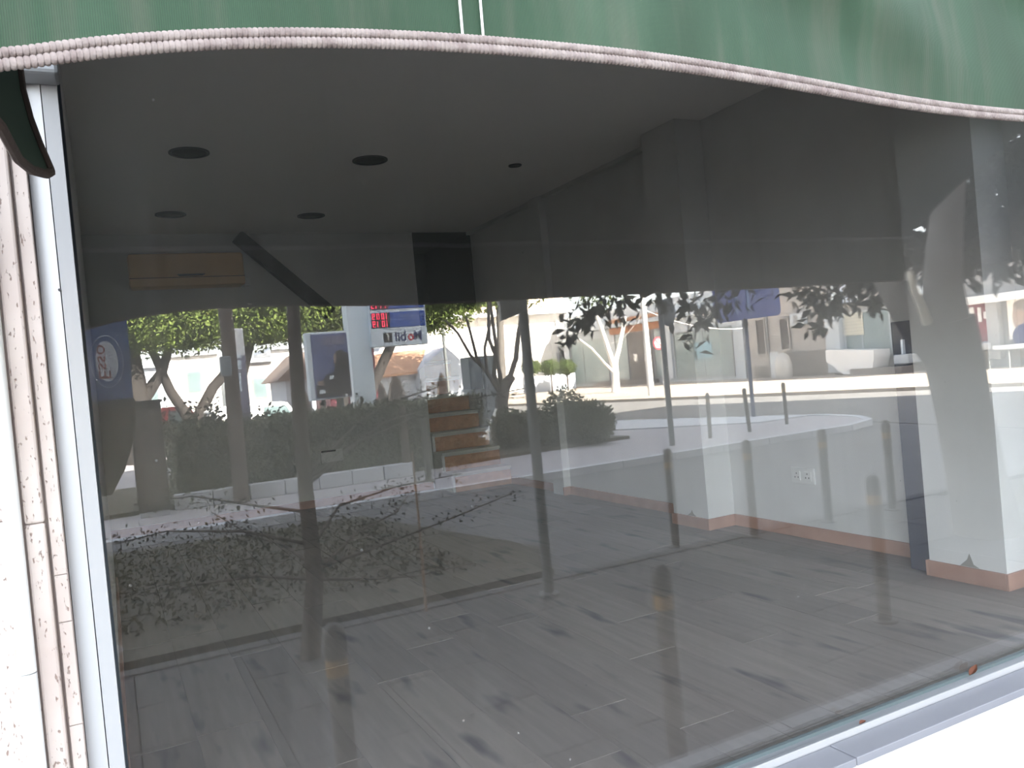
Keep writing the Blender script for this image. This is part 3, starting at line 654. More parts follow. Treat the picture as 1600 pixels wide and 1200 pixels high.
t, b = pole('direction_sign', 1178, 655, 2.75, .045, 'pole_blue', 'blue direction signboard on a thin blue post', 'road sign')
x0, x1, z0, z1 = rect_y(1112, 1215, 458, 500, RY(b.y)); z1 += .9
rc = .12; P = [(x0+rc, z0-.03), (x1-rc, z0+.05)]+[(x1-rc+rc*math.sin(a), z0+.05+rc-rc*math.cos(a)) for a in (.5, 1.0, 1.57)]+[(x1, z1), (x0, z1)]+[(x0, z0+rc-.03)]
bd = MB().prism(P, 'y', b.y+.05, b.y+.09).build('board', 'road_blue', t)
for u in (.30, .48): MB().bev(x0+(x1-x0)*u, x0+(x1-x0)*(u+.035), b.y+.09, b.y+.105, z0+.12, z1-.05, .004).build('pale_stripe', mat('stripe_blue', (.16, .24, .42), .5), bd)
t, b = pole('no_parking_sign', 1040, 622, 2.4, .04, 'pole_white', 'red-ringed no-parking sign on a white post across the road', 'road sign')
zc = sy(1033, 536, RY(b.y)).z
disc = lambda r0, r1, y0, y1, cx, cz, nn=28: MB().add([(cx+r*math.cos(2*math.pi*i/nn), y, cz+r*math.sin(2*math.pi*i/nn)) for y in (y0, y1) for r in (r0, r1) for i in range(nn)], [f for i in range(nn) for j in [(i+1) % nn] for f in ((2*nn+i, 2*nn+j, 3*nn+j, 3*nn+i), (i, nn+i, nn+j, j), (nn+i, 3*nn+i, 3*nn+j, nn+j), (i, j, 2*nn+j, 2*nn+i))])
dk = disc(.001, .23, b.y+.05, b.y+.06, b.x-.16, zc).build('disc', 'pole_white', t); disc(.185, .245, b.y+.048, b.y+.068, b.x-.16, zc).build('red_ring', 'ink_red', t)
MB().prism([(b.x-.16-.15, zc+.12), (b.x-.16-.12, zc+.15), (b.x-.16+.15, zc-.12), (b.x-.16+.12, zc-.15)], 'y', b.y+.058, b.y+.066).build('red_bar', 'ink_red', t)
t, b = pole('utility_pole', 1018, 620, 5.6, .14, 'pole_white', 'whitewashed utility pole with overhead wires across the road', 'utility pole', .10)
MB().bev(b.x-.25, b.x+.25, b.y-.04, b.y+.04, 4.3, 4.38, .01).build('cross_arm', 'pole_white', t)
e1, e2, e3 = sx(1160, 513, 28), sx(945, 535, 27), sx(915, 528, 26)
def wire(a, b_, sag, r=.022): return MB().tube([a.lerp(b_, s)-Vector((0, 0, sag*4*s*(1-s))) for s in np.linspace(0, 1, 12)], r, 6)
for e, sag in ((e1, .3), (e2, .5)): wire(Vector((b.x, b.y, 3.6)), e, sag).build('wire', 'pole_white', t)
t, b = pole('lamp_post', 705, 655, 5.0, .055, 'pole_grey', 'slim grey lamp post in front of the gabled house', 'lamp post')
MB().tube([b+Vector((0, 0, 4.9)), b+Vector((-.5, .3, 5.2)), b+Vector((-1.1, .6, 5.25))], .035, 8).build('arm', 'pole_grey', t, True); MB().bev(b.x-1.5, b.x-1.0, b.y+.5, b.y+.75, 5.18, 5.28, .03).build('lamp_head', 'pole_grey', t)
thing('plant_stake', MB().tube([sg(666, 955), sy(655, 820, 5.35), sy(644, 705, 5.35)], [.012, .010, .007], 8), 'cane', 'thin weathered cane stake beside the slender tree', 'stake', None, True)
b = sy(682, 650, 15.1); t = MB().tube([Vector((b.x, b.y, .05)), sy(677, 597, 15.1)], .028, 8); thing('marker_stake', t, 'pole_white', 'short white marker stake behind the hedge end', 'stake', None, True)
b = sg(670, 752, .04); thing('short_post', MB().tube([b, b+Vector((0, 0, .9))], .05, 12).lathe([(.05, .9), (.05, .93), (.02, .96)], b, 12), 'bollard_bronze', 'dark short post at the hedge end', 'post', None, True)
b = Vector((sy(633, 690, 12.8).x, RY(12.8), .05)); m = MB().lathe([(.065, 0), (.062, 1.0), (.055, 1.12), (.02, 1.17)], b, 14); thing('timber_post', m, 'trunk_dark', 'plain dark timber post at the hedge end', 'post', None, True)
# wooden pole with meter box
b = Vector((sy(360, 600, 12.5).x, RY(12.5), 0)); t = empty('wooden_pole', b, 'thick dark wooden pole carrying a grey meter box', 'pole')
MB().tube([b, b+Vector((.03, 0, 2.6)), b+Vector((-.02, 0, 5.2))], [.115, .10, .095], 16).build('shaft', 'pole_wood', t, True)
x0, x1, z0, z1 = rect_y(344, 361, 557, 588, 12.3); MB().bev(x0, x1, RY(12.34), RY(12.22), z0, z1, .015).build('meter_box', 'cabinet_grey', t)
# dark kiosk box
x0, x1, z0, z1 = rect_y(206, 256, 630, 745, 12.4); t = empty('street_cabinet', ((x0+x1)/2, RY(12.4), .04), 'dark street cabinet at the left end of the hedge', 'cabinet')
MB().bev(x0, x1, RY(12.75), RY(12.3), .12, z1, .012).build('body', 'banner_dark', t); MB().bev(x0-.02, x1+.02, RY(12.8), RY(12.26), z1, z1+.04, .01).build('lid', 'banner_dark', t)
MB().bev(x0+.03, x1-.03, RY(12.3), RY(12.28), .2, z1-.08, .006).build('door', 'dark_wood', t); MB().bev(x0+.01, x1-.01, RY(12.7), RY(12.34), .04, .12, .005).build('plinth', 'kerb', t)

# ---- blue upright banner near the frame
yb = 5.9; t = empty('upright_banner', (-.24, RY(yb), 0), 'blue upright petrol banner with an oval logo beside the white frame', 'banner')
X = lambda px, py: sy(px, py, yb).x
Zb = lambda px, py: sy(px, py, yb).z
zs = Zb(208, 622)
MB().prism([(-.26, zs), (X(208, 622), zs), (X(197, 485), Zb(197, 485)), (X(193, 430), Zb(193, 430)+.4), (-.26, Zb(193, 430)+.4)], 'y', RY(yb), RY(yb)+.012).build('cloth', 'banner_blue', t)
MB().prism([(-.26, Zb(165, 780)), (X(176, 772), Zb(176, 772)), (X(196, 732), Zb(196, 732)), (X(208, 690), Zb(208, 690)), (X(213, 640), Zb(213, 640)), (X(210, 622), zs), (-.26, zs)], 'y', RY(yb)-.002, RY(yb)+.014).build('cloth_tail', 'banner_dark', t, label='dark curved lower tail of the banner')
MB().tube([(-.24, RY(yb)-.02, 0), (-.24, RY(yb)-.02, 3.0)], .018, 10).build('pole', 'pole_grey', t, True); MB().lathe([(.2, 0), (.2, .03), (.03, .05)], (-.24, RY(yb)-.02, 0), 18).build('base', 'pole_grey', t, True)
def oval(cx, cz, a, b_, y0, y1, nn=36): return MB().prism([(cx+a*math.cos(2*math.pi*i/nn), cz+b_*math.sin(2*math.pi*i/nn)) for i in range(nn)], 'y', y0, y1)
for (cpx, cpy), txt in (((167, 565), True), ((155, 455), True)):
    cx, cz = X(cpx, cpy), Zb(cpx, cpy); y = RY(yb)+.012
    lg = oval(cx, cz, .098, .172, y, y+.003).build('logo_oval', 'pale_print', t); oval(cx, cz, .092, .165, y+.003, y+.0045).build('blue_ring', 'banner_blue', lg); oval(cx, cz, .066, .132, y+.0045, y+.006).build('pale_field', 'pale_print', lg)
    text_on('Esso', .10, (cx-.022, y+.006, cz-.108), '+y_up', 'red_print', lg, 'lettering', .001, width=.216)

# ---- price totem
yp = 15.5; t = empty('price_totem', (4.6, RY(yp), .04), 'tall petrol price sign on a pale post with red digits', 'sign')
PX = lambda px, py=510: sy(px, py, yp).x
PZ = lambda py, px=620: sy(px, py, yp).z
xa, xb = sy(551, 560, yp).x, sy(583, 560, yp).x
MB().bev(xa, xb, RY(yp)-.35, RY(yp)-.02, .04, 5.4, .02).build('post', 'totem_pale', t); MB().bev(xa-.03, xa+.06, RY(yp)-.36, RY(yp)-.01, .04, 5.4, .01).build('edge_trim', 'sign_pale', t)
sxl, sxr = sy(577, 520, yp).x, sy(664, 510, yp).x; sgz = sy(620, 541, yp).z; yf = RY(yp)+.10
MB().bev(sxl, sxr, RY(yp)-.12, yf, sgz, 5.3, .015).build('sign_box', 'sign_pale', t)
rows = [(sy(620, 511.5, yp).z, sy(620, 488, yp).z), (sy(620, 483, yp).z, sy(620, 458, yp).z), (sy(620, 453, yp).z, sy(620, 430, yp).z)]
SEG = {'0': 'abcdef', '1': 'bc', '9': 'abcdfg', '3': 'abcdg', '7': 'abc', '4': 'bcfg'}
def digits(s, xs, z0, h, wd, gap, par):
    for k, ch in enumerate(s):
        x = xs-k*(wd+gap); d = MB(); q = h*.11; hh = h/2
        R4 = {'a': (0, wd, h-q, h), 'd': (0, wd, 0, q), 'g': (0, wd, hh-q/2, hh+q/2), 'b': (wd-q, wd, hh, h), 'c': (wd-q, wd, 0, hh), 'f': (0, q, hh, h), 'e': (0, q, 0, hh)}
        for c in SEG[ch]: u0, u1, v0, v1 = R4[c]; d.box(x-u1, x-u0, yf+.02, yf+.026, z0+v0, z0+v1)
        d.build('led_digit', 'led_red', par)
for i, (z0, z1) in enumerate(rows):
    p = MB().bev(sxl+.03, sxr-.03, yf, yf+.012, z0, z1, .004).build('price_panel', 'sign_blue', t); hh = (z1-z0)/2
    MB().box(sxl+.035, sxl+.40, yf+.012, yf+.019, z0+.004, z1-.004).build('display', 'led_back', p)
    for k, s in enumerate((('1019', '1009'), ('1119',), ())[i]): digits(s, sxl+.385, z0+hh*k+.018, hh*.76, .056, .038, p)
    for k, s in enumerate((('Kerosine', 'Heating Diesel'), (), ())[i]):
        if s: text_on(s, .10, (sxr-.06, yf+.013, z0+hh*(k+.5)), '+y', 'pale_text', p, 'lettering', .002, width=.065*len(s)*.55)
    MB().box(sxl+.42, sxr-.04, yf+.012, yf+.015, z0+hh-.004, z0+hh+.004).build('divider', 'pale_text', p)
zm = sy(635, 526, yp).z
lx = [sy(p, 525, yp).x for p in (656, 643.5, 633.5, 631, 614)]
text_on('M', .26, (lx[0], yf+.001, zm), '+y', 'ink_blue', t, 'lettering', .003, width=lx[0]-lx[1]-.01, bold=.006)
text_on('o', .26, (lx[1]+.005, yf+.001, zm), '+y', 'ink_red', t, 'lettering', .003, width=lx[1]-lx[2]-.01, bold=.006)
text_on('bil', .26, (lx[3]+.01, yf+.001, zm), '+y', 'ink_blue', t, 'lettering', .003, width=lx[3]-lx[4], bold=.006)
a, b = sy(597, 527, yp).x, sy(610, 526, yp).x; sq = MB().bev(a, b, yf, yf+.006, zm-.09, zm+.09, .004).build('icon_square', 'ink_black', t)
text_on('f', .2, ((a+b)/2+.03, yf+.007, zm), '+y', 'pole_white', sq, 'icon_letter', .002, width=.06)

# ---- slim station totem
x0, x1, z0, z1 = rect_y(362, 386, 513, 650, 17); t = empty('station_totem', ((x0+x1)/2, RY(17), .04), 'slim violet-grey station totem with a white top', 'sign')
MB().bev(x0, x1, RY(17)-.2, RY(17), .04, z1-.55, .02).build('body', 'totem_violet', t); MB().bev(x0, x1, RY(17)-.2, RY(17), z1-.55, z1, .02).build('white_top', 'vehicle_white', t)
for pt, pb in ((554, 560), (563, 577), (583, 612)):
    c = sy(374, (pt+pb)/2, 17); h = abs(sy(374, pt, 17).z-sy(374, pb, 17).z); MB().bev(c.x-.05, c.x+.04, RY(17)-.002, RY(17)+.008, c.z-h/2, c.z+h/2, .004).build('pale_mark', 'sign_pale', t)
# ---- poster case
yq = 15; x0, x1, z0, z1 = rect_y(483, 547, 518, 624, yq); t = empty('poster_case', ((x0+x1)/2, RY(yq), .04), 'tall blue advertising case with dark figures on its poster', 'advertising case')
MB().bev(x0-.02, x1, RY(yq)-.22, RY(yq), z0, z1, .015).build('case', 'sign_pale', t)
ps = MB().bev(x0+.07, x1-.02, RY(yq)-.002, RY(yq)+.008, z0+.03, z1-.04, .003).build('poster', 'poster_blue', t)
W_, H_ = x1-x0, z1-z0
def pp(pts, m, nm, dy=.008): return MB().prism([(x0+u*W_, z0+v*H_) for u, v in pts], 'y', RY(yq)+dy, RY(yq)+dy+.004).build(nm, m, ps)
pp([(.36, .80), (.92, .80), (.92, .93), (.36, .93)], 'totem_violet', 'text_block'); pp([(.30, .04), (.97, .04), (.97, .66), (.80, .72), (.66, .70), (.62, .55), (.60, .42), (.45, .34)], 'poster_dark', 'dark_figure')
pp([(.12, .04), (.45, .04), (.60, .30), (.55, .38), (.40, .36), (.22, .26), (.12, .20)], 'poster_dark', 'dark_shape', .009); pp([(.60, .52), (.66, .54), (.67, .68), (.61, .66)], 'poster_skin', 'skin_patch', .0125)
pp([(.46, .29), (.56, .30), (.57, .35), (.47, .35)], 'sign_pale', 'pale_patch', .0135); pp([(.18, .09), (.32, .09), (.33, .15), (.19, .15)], 'sign_pale', 'pale_patch', .0135); pp([(.16, .22), (.34, .20), (.30, .28), (.18, .28)], 'poster_skin', 'skin_patch', .0135)
for u in (.3, .75): MB().tube([(x0+u*W_, RY(yq)-.11, .04), (x0+u*W_, RY(yq)-.11, z0)], .04, 10).build('leg', 'pole_grey', t)

# ================================================================ PLANTING
def tree(name, base, lab, trunk_paths, crowns, leafm, tm, size, group=None, seed=1, droop=0.0, cat='tree', inner=.6):
    t = empty(name, base, lab, cat, group)
    for k, (pts, rad) in enumerate(trunk_paths): MB().tube(pts, rad, 12).build('trunk' if k == 0 else 'branch', tm if isinstance(tm, str) else tm[min(k, len(tm)-1)], t, True)
    P = []; N_ = []
    for i, (c, r, n) in enumerate(crowns):
        p, d = shell(c, r, n, seed*31+i, inner); P.append(p); N_.append(d)
    if P: leaves('foliage', np.concatenate(P), np.concatenate(N_), size, leafm, t, seed, droop=droop)
    return t
# clipped row of sunny trees beyond the hedge
G3 = 'clipped trees in the sunny row'
for i, (px, lab, wx) in enumerate(((205, 'sunlit clipped tree with a dark trunk at the left end of the row', 2.0), (292, 'sunlit clipped tree with a forked trunk, second from the left', 2.1), (408, 'sunlit clipped tree behind the wooden pole and slim totem', 2.3), (530, 'sunlit clipped tree behind the poster case', 2.3), (650, 'sunlit clipped tree above the price sign, right end of the row', 2.0))):
    c = sy(px, 560, 24); b = Vector((c.x, RY(24), 0)); zb = 2.75
    if i == 0: tp = [([b, b+Vector((.1, 0, 1.2)), b+Vector((-.1, 0, 3.2))], [.42, .34, .30]), ([b+Vector((0, 0, 1.5)), b+Vector((.7, 0, 2.4)), b+Vector((1.0, .2, 3.2))], [.2, .14, .10])]
    elif i == 1: tp = [([b, b+Vector((0, 0, 1.0))], [.26, .2]), ([b+Vector((0, 0, .9)), b+Vector((-.5, 0, 1.9)), b+Vector((-.9, 0, 3.2))], [.16, .13, .10]), ([b+Vector((0, 0, .9)), b+Vector((.6, 0, 1.9)), b+Vector((1.3, 0, 2.6)), b+Vector((1.7, 0, 3.3))], [.16, .14, .12, .09])]
    else:
        if i in (2, 4): b = Vector((sy(356 if i == 2 else 566, 600, 24).x, RY(24), 0))
        tp = [([b, b.lerp(c, .1)+Vector((0, -.1, 1.0)), b.lerp(c, .8)+Vector((.1, 0, 3.0-.8*c.z+.6))], [.2, .17, .13])]
    t = tree('clipped_tree', b, lab, tp, [((c.x, RY(24), 4.9), (wx, 2.2, 2.1), 9000), ((c.x+.6, RY(23.4), 4.1), (wx*.8, 1.7, 1.2), 5000), ((c.x-.8, RY(23.6), 4.2), (wx*.7, 1.6, 1.3), 4000)], 'leaf_sunny', 'bark_shaded', .12, G3, 11+i)
    MB().blob((c.x, RY(24), 4.6), (wx*.85, 1.8, 1.55), 14, 9, .15).build('inner_mass', 'leaf_dark', t)  # dark mass paints the deep shadow inside and under the crown
# hedge
hx0, hx1 = .72, 5.95; t = empty('hedge', (2.8, RY(14), .1), 'long dark clipped hedge behind the pale low wall', 'hedge')
MB().bev(hx0+.12, hx1-.12, RY(14.5), RY(13.3), .1, 1.02, .1).build('inner_mass', mat('hedge_core', (.012, .016, .009), .95), t)
rg = np.random.default_rng(21); n = 18500
hp = np.c_[rg.uniform(hx0, hx1, n), RY(0)-rg.uniform(13.12, 14.6, n), .1+rg.random(n)*(1.12)]
fr = rg.random(n); hp[fr < .5, 1] = RY(0)-rg.uniform(13.12, 13.3, (fr < .5).sum()); hp[fr > .8, 2] = 1.0+rg.random((fr > .8).sum())*.22
leaves('foliage', hp, None, .085, 'leaf_hedge', t, 4)
rg = np.random.default_rng(22); sp = []
for i in range(110):
    x0 = rg.uniform(hx0, 1.8) if i < 45 else rg.uniform(hx0, hx1-.4); y0 = RY(rg.uniform(13.2, 14.4)); h = rg.uniform(.12, .42)*(1.25 if x0 < 1.7 else .8); a = rg.uniform(-.25, .25)
    for s in np.linspace(0, 1, 9): sp.append((x0+a*s, y0, 1.1+h*s))
leaves('shoots', np.array(sp), None, .09, 'leaf_dark', t, 6)
# round shrubs on the corner
for k, (px, py, r, lab) in enumerate(((800, 700, .42, 'dark round shrub left of the sign pole on the corner'), (843, 697, .40, 'dark round shrub just right of the sign pole'), (888, 690, .50, 'tall dark shrub in the middle of the corner planting'), (932, 690, .42, 'low dome-shaped dark shrub at the right end of the planting'), (910, 676, .36, 'small dark shrub behind the dome-shaped one'))):
    b = sg(px, py, .1); t = empty('round_shrub', b, lab, 'shrub', 'round shrubs on the street corner')
    p, d = shell((b.x, b.y, .1+r*.9), (r, r, r*(1.3 if k == 2 else .95)), 1500, 60+k, .7); leaves('foliage', p, d, .09, 'leaf_hedge', t, 70+k)
    MB().blob((b.x, b.y, .1+r*.85), (r*.75, r*.75, r*.75), 12, 8, .2).build('inner_mass', 'leaf_dark', t); MB().tube([b, (b.x, b.y, .4)], .04, 6).build('stem', 'trunk_dark', t)
# slender young tree in the bed
b = Vector((.95, RY(4.95), 0)); t = empty('slender_tree', b, 'slender dark tree trunk with low leafy branches, left part of the glass', 'tree')
tr = [b, sy(492, 900, 4.9), sy(478, 770, 4.9), sy(466, 620, 4.9), sy(457, 470, 4.9), sy(450, 380, 4.9)]; MB().tube(tr, [.062, .052, .045, .042, .038, .035], 14).build('trunk', 'trunk_dark', t, True)
rg = random.Random(12); LP = []
BR = [((490, 890), (600, 850), (700, 812), (806, 768)), ((486, 880), (440, 850), (395, 838), (330, 800)), ((488, 900), (560, 830), (620, 800), (640, 770)), ((484, 860), (530, 790), (620, 760), (720, 740)), ((480, 800), (400, 790), (300, 775), (210, 790)),
      ((478, 760), (560, 690), (640, 655), (755, 630)), ((478, 750), (600, 660), (700, 630), (830, 605)), ((478, 740), (560, 660), (620, 625), (700, 600)), ((484, 850), (380, 830), (260, 830), (180, 850)), ((489, 905), (560, 905), (650, 900), (740, 880)), ((489, 905), (400, 900), (300, 915), (220, 930))]
for k, pth in enumerate(BR):
    pts = [sy(px, py, 4.9+(.05+.35*rg.random())*i) for i, (px, py) in enumerate(pth)]
    MB().tube(pts, [.012, .009, .006, .003], 6).build('branch', 'trunk_dark', t, True)
    for i in range(3):
        for s in np.linspace(0, 1, 16 if k not in (5, 6, 7) else 22):
            q = pts[i].lerp(pts[i+1], s)
            if (i+s) > .8: LP += [(q.x+rg.gauss(0, .05), q.y+rg.gauss(0, .06), q.z+rg.gauss(0, .035)) for _ in range(4)]
leaves('foliage', np.array(LP), None, .030, 'leaf_dark', t, 41)
# forked street tree on the corner
b = sg(771, 690, .04); yt = RY(b.y); t = empty('forked_tree', b, 'forked bare-stemmed tree with a flared whitewashed base on the corner', 'tree')
V = lambda px, py, dy=0: sy(px, py, yt+dy)
MB().tube([b-Vector((0, 0, .02)), V(775, 675), V(780, 655), V(783, 640)], [.30, .22, .17, .15], 14).build('whitewashed_base', 'trunk_white', t, True)
MB().tube([V(783, 645), V(784, 625), V(790, 600), V(800, 588)], [.155, .15, .13, .10], 12).build('trunk', 'trunk_grey', t, True)
for pts, r in (([(784, 620), (772, 585), (775, 540), (770, 505), (766, 470)], .06), ([(786, 612), (776, 560), (764, 530), (763, 470)], .055), ([(795, 595), (806, 560), (810, 520), (818, 478)], .07), ([(778, 610), (760, 580), (735, 555), (715, 520), (695, 500)], .045), ([(770, 595), (745, 560), (735, 520), (728, 495)], .04), ([(775, 600), (762, 585), (757, 545), (767, 500)], .045)):
    MB().tube([V(*q) for q in pts], [r*(1-.12*i) for i in range(len(pts))], 8).build('branch', 'trunk_grey', t, True)
P = []; N_ = []
for i, (px, py, r, n) in enumerate(((690, 470, .45, 900), (735, 466, .4, 700), (790, 440, .6, 900), (830, 430, .6, 700))):
    c = V(px, py, .3); p, d = shell(c, (r, r*.8, r*.6), n, 200+i, .2); P.append(p); N_.append(d)
leaves('foliage', np.concatenate(P), np.concatenate(N_), .11, 'leaf_sunny', t, 9)
# grey cabinet behind it
x0, x1, z0, z1 = rect_y(735, 777, 556, 640, 17.6); t = empty('utility_cabinet', ((x0+x1)/2, RY(17.6), .04), 'tall grey utility cabinet behind the forked tree', 'cabinet')
MB().bev(x0, x1, RY(18.1), RY(17.6), .04, z1, .02).build('body', 'cabinet_grey', t)
for i in range(2): MB().bev(x0+.02+i*(x1-x0)/2, x0-.02+(i+1)*(x1-x0)/2, RY(17.6)-.002, RY(17.6)+.012, .15, z1-.06, .005).build('door', 'cabinet_grey', t)
# big leaning tree on the right
yl = 4.15; V = lambda px, py, yv=yl: sy(px, py, yv)
b = sg(1545, 832); yl = RY(b.y); t = empty('leaning_tree', b, 'big leaning street tree with dark hanging leaves over the right of the glass', 'tree')
MB().tube([b, V(1524, 740, yl), V(1505, 640, yl), V(1490, 560, yl), V(1478, 500, yl)], [.25, .21, .20, .21, .20], 18).build('trunk', 'trunk_grey', t, True)
MB().tube([V(1483, 530, yl), V(1472, 440, yl), V(1478, 350, yl), V(1490, 240, yl+.3)], [.17, .14, .12, .10], 12).build('branch', 'trunk_grey', t, True)
MB().tube([V(1478, 560, yl), V(1430, 510, yl+.1), V(1395, 455, yl+.3), V(1340, 360, yl+.9), V(1240, 300, yl+1.8)], [.15, .115, .10, .085, .06], 12).build('branch', 'trunk_grey', t, True)
MB().tube([V(1240, 300, yl+1.8), V(1090, 330, yl+2.4), V(980, 360, yl+2.8), V(900, 420, yl+3.0)], [.06, .05, .04, .02], 8).build('branch', 'trunk_grey', t, True)
MB().tube([V(1449, 505, yl-.2), V(1440, 480, yl-.22), V(1427, 450, yl-.22), V(1421, 424, yl-.2)], [.034, .030, .026, .024], 10).build('cut_branch', 'cut_branch', t, True, 'cut branch stub with sunlight put into its pale colour')
P = []; N_ = []
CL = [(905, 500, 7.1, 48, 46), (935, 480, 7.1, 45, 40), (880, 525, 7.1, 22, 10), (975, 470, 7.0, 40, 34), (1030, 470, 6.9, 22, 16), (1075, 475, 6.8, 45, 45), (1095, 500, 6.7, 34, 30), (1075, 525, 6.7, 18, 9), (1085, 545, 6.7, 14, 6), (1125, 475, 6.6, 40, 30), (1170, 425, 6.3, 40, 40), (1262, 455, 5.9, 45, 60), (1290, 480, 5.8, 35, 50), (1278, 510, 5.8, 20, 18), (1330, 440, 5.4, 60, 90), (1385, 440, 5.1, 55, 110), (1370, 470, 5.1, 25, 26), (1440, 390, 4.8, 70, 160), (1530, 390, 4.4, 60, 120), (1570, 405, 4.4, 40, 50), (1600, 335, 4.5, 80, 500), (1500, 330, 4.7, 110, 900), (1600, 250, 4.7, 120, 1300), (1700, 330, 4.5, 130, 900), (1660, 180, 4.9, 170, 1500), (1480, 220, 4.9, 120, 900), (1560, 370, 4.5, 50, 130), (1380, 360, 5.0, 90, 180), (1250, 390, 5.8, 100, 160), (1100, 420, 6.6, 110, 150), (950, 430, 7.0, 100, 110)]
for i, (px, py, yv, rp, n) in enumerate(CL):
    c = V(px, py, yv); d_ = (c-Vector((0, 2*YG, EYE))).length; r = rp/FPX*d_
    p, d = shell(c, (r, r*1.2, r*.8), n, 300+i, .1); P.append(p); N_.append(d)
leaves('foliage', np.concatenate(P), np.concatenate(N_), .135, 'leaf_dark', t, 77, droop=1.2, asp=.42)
# tree across the road, its sunlit white put into the trunk colour
b = sg(962, 613, .06); yt = RY(b.y); V = lambda px, py, dy=0: sy(px, py, yt+dy)
t = empty('sunlit_white_tree', b, 'forked tree trunk coloured sunlit white on the sunny sidewalk across the road', 'tree')
MB().tube([b, V(962, 595), V(961, 575), V(958, 562)], [.24, .19, .18, .17], 12).build('trunk', 'trunk_white', t, True)
for pts, r in (([(958, 568), (950, 545), (942, 520), (930, 487)], .15), ([(961, 570), (968, 540), (974, 510), (977, 495)], .13), ([(957, 580), (945, 568), (925, 545), (905, 530)], .08)): MB().tube([V(*q) for q in pts], [r*(1-.12*i) for i in range(len(pts))], 8).build('branch', 'trunk_white', t, True)
p, d = shell(V(945, 440), (2.2, 2.0, 1.4), 900, 400, .3); leaves('foliage', p, d, .26, 'leaf_ball', t, 8)

# tall tree beside the gabled house, its crown shading the gable
b = Vector((sy(783, 600, 29).x, RY(29), 0)); t = tree('tall_street_tree', b, 'tall leafy tree behind the forked tree, shading the gabled house', [([b, b+Vector((.1, 0, 2)), b+Vector((.3, 0, 5))], [.2, .16, .12])], [((b.x+.2, b.y, 6.0), (2.3, 2.0, 2.2), 5000), ((b.x-1.2, b.y+.3, 5.1), (1.7, 1.6, 1.3), 2600), ((b.x+1.6, b.y+.2, 5.4), (1.5, 1.6, 1.3), 2000)], 'leaf_sunny', 'trunk_grey', .2, None, 91, inner=.3)

# ================================================================ BUILDINGS ACROSS THE STREET
FX = 30.0
def fbox(pl, pr, pt, pb, dep, nm, m, par, off=0.0, bev=0.0):
    y0, y1, z0, z1 = rect_x(pl, pr, pt, pb, FX); a = MB()
    (a.bev(FX-off-dep, FX-off, y0, y1, z0, z1, bev) if bev else a.box(FX-off-dep, FX-off, y0, y1, z0, z1)); return a.build(nm, m, par)
# pale shop with the orange band
y0, y1, _, _ = rect_x(884, 1162, 520, 560, FX); t = empty('pale_shop', (FX, (y0+y1)/2, .06), 'pale single-storey shop with big teal windows and an orange band', 'building')
MB().box(FX, FX+6, y0, y1, .06, 5.0).build('wall', 'shop_white', t); MB().bev(FX-.7, FX+.1, y0, y1, 3.75, 4.0, .02).build('canopy', 'shop_white', t)
def window(pl, pr, pt, pb, par, mull=(), m='shop_glass', fr='shop_white'):
    w_ = fbox(pl, pr, pt, pb, .03, 'window', m, par)
    y0, y1, z0, z1 = rect_x(pl, pr, pt, pb, FX); f = MB()
    for a, b, c, d in ((y0-.06, y0, z0-.06, z1+.06), (y1, y1+.06, z0-.06, z1+.06), (y0, y1, z0-.08, z0), (y0, y1, z1, z1+.06)): f.box(FX-.07, FX, a, b, c, d)
    f.build('frame', fr, w_)
    for u in mull: MB().box(FX-.05, FX, y1-(y1-y0)*u-.03, y1-(y1-y0)*u+.03, z0, z1).build('mullion', fr, w_)
    return w_
window(895, 951, 532, 598, t, (.66,), fr='facade_grey'); window(964, 982, 522, 592, t, fr='facade_grey'); window(1024, 1036, 516, 590, t, fr='facade_grey')
w_ = window(1056, 1146, 516, 588, t, (.48,), fr='facade_grey')
y0, y1, z0, z1 = rect_x(1086, 1113, 534, 560, FX); MB().box(FX-.045, FX-.03, y0, y1, z0, z1).build('poster', 'poster_teal', w_)
d_ = fbox(984, 1021, 518, 596, .04, 'door', 'door_dark', t)
for pl, pr, pt, pb in ((991, 997, 553, 564), (1008, 1013, 553, 564)): y0, y1, z0, z1 = rect_x(pl, pr, pt, pb, FX); MB().box(FX-.05, FX-.04, y0, y1, z0, z1).build('notice', 'pole_white', d_)
fbox(953, 1034, 494, 518, .12, 'sign_band', 'orange_band', t, bev=.01); fbox(1041, 1052, 505, 592, .15, 'pilaster', 'shop_white', t); fbox(885, 893, 520, 605, .15, 'pilaster', 'shop_white', t)
y0, y1, _, _ = rect_x(945, 1030, 590, 600, FX)
for k in range(2): MB().bev(FX-.9+.4*k, FX-.02, y0, y1, .06+.13*k, .19+.13*k, .01).build('step', 'stone_base', t)
# beige house
y0, y1, _, _ = rect_x(1163, 1298, 520, 560, FX); t = empty('beige_house', (FX, (y0+y1)/2, .06), 'beige house wall with two narrow windows and a wall unit', 'building')
MB().box(FX+.05, FX+6, y0, y1, .06, 6.5).build('wall', 'house_beige', t)
window(1184, 1196, 500, 553, t, m='door_dark', fr='house_beige'); window(1221, 1233, 498, 545, t, m='door_dark', fr='house_beige')
ac = fbox(1241, 1262, 489, 508, .32, 'outdoor_unit', 'shop_white', t, bev=.03); fbox(1247, 1254, 492, 505, .33, 'fan_grille', 'facade_grey', ac)
fbox(1180, 1204, 572, 588, .06, 'stone_panel', 'stone_base', t, bev=.01); fbox(1232, 1297, 548, 584, .06, 'stone_panel', 'stone_base', t, bev=.01)
y0, _, _, _ = rect_x(1200, 1204, 500, 560, FX); MB().tube([(FX-.03, y0, .1), (FX-.03, y0, 6.4)], .05, 8).build('downpipe', 'facade_grey', t)
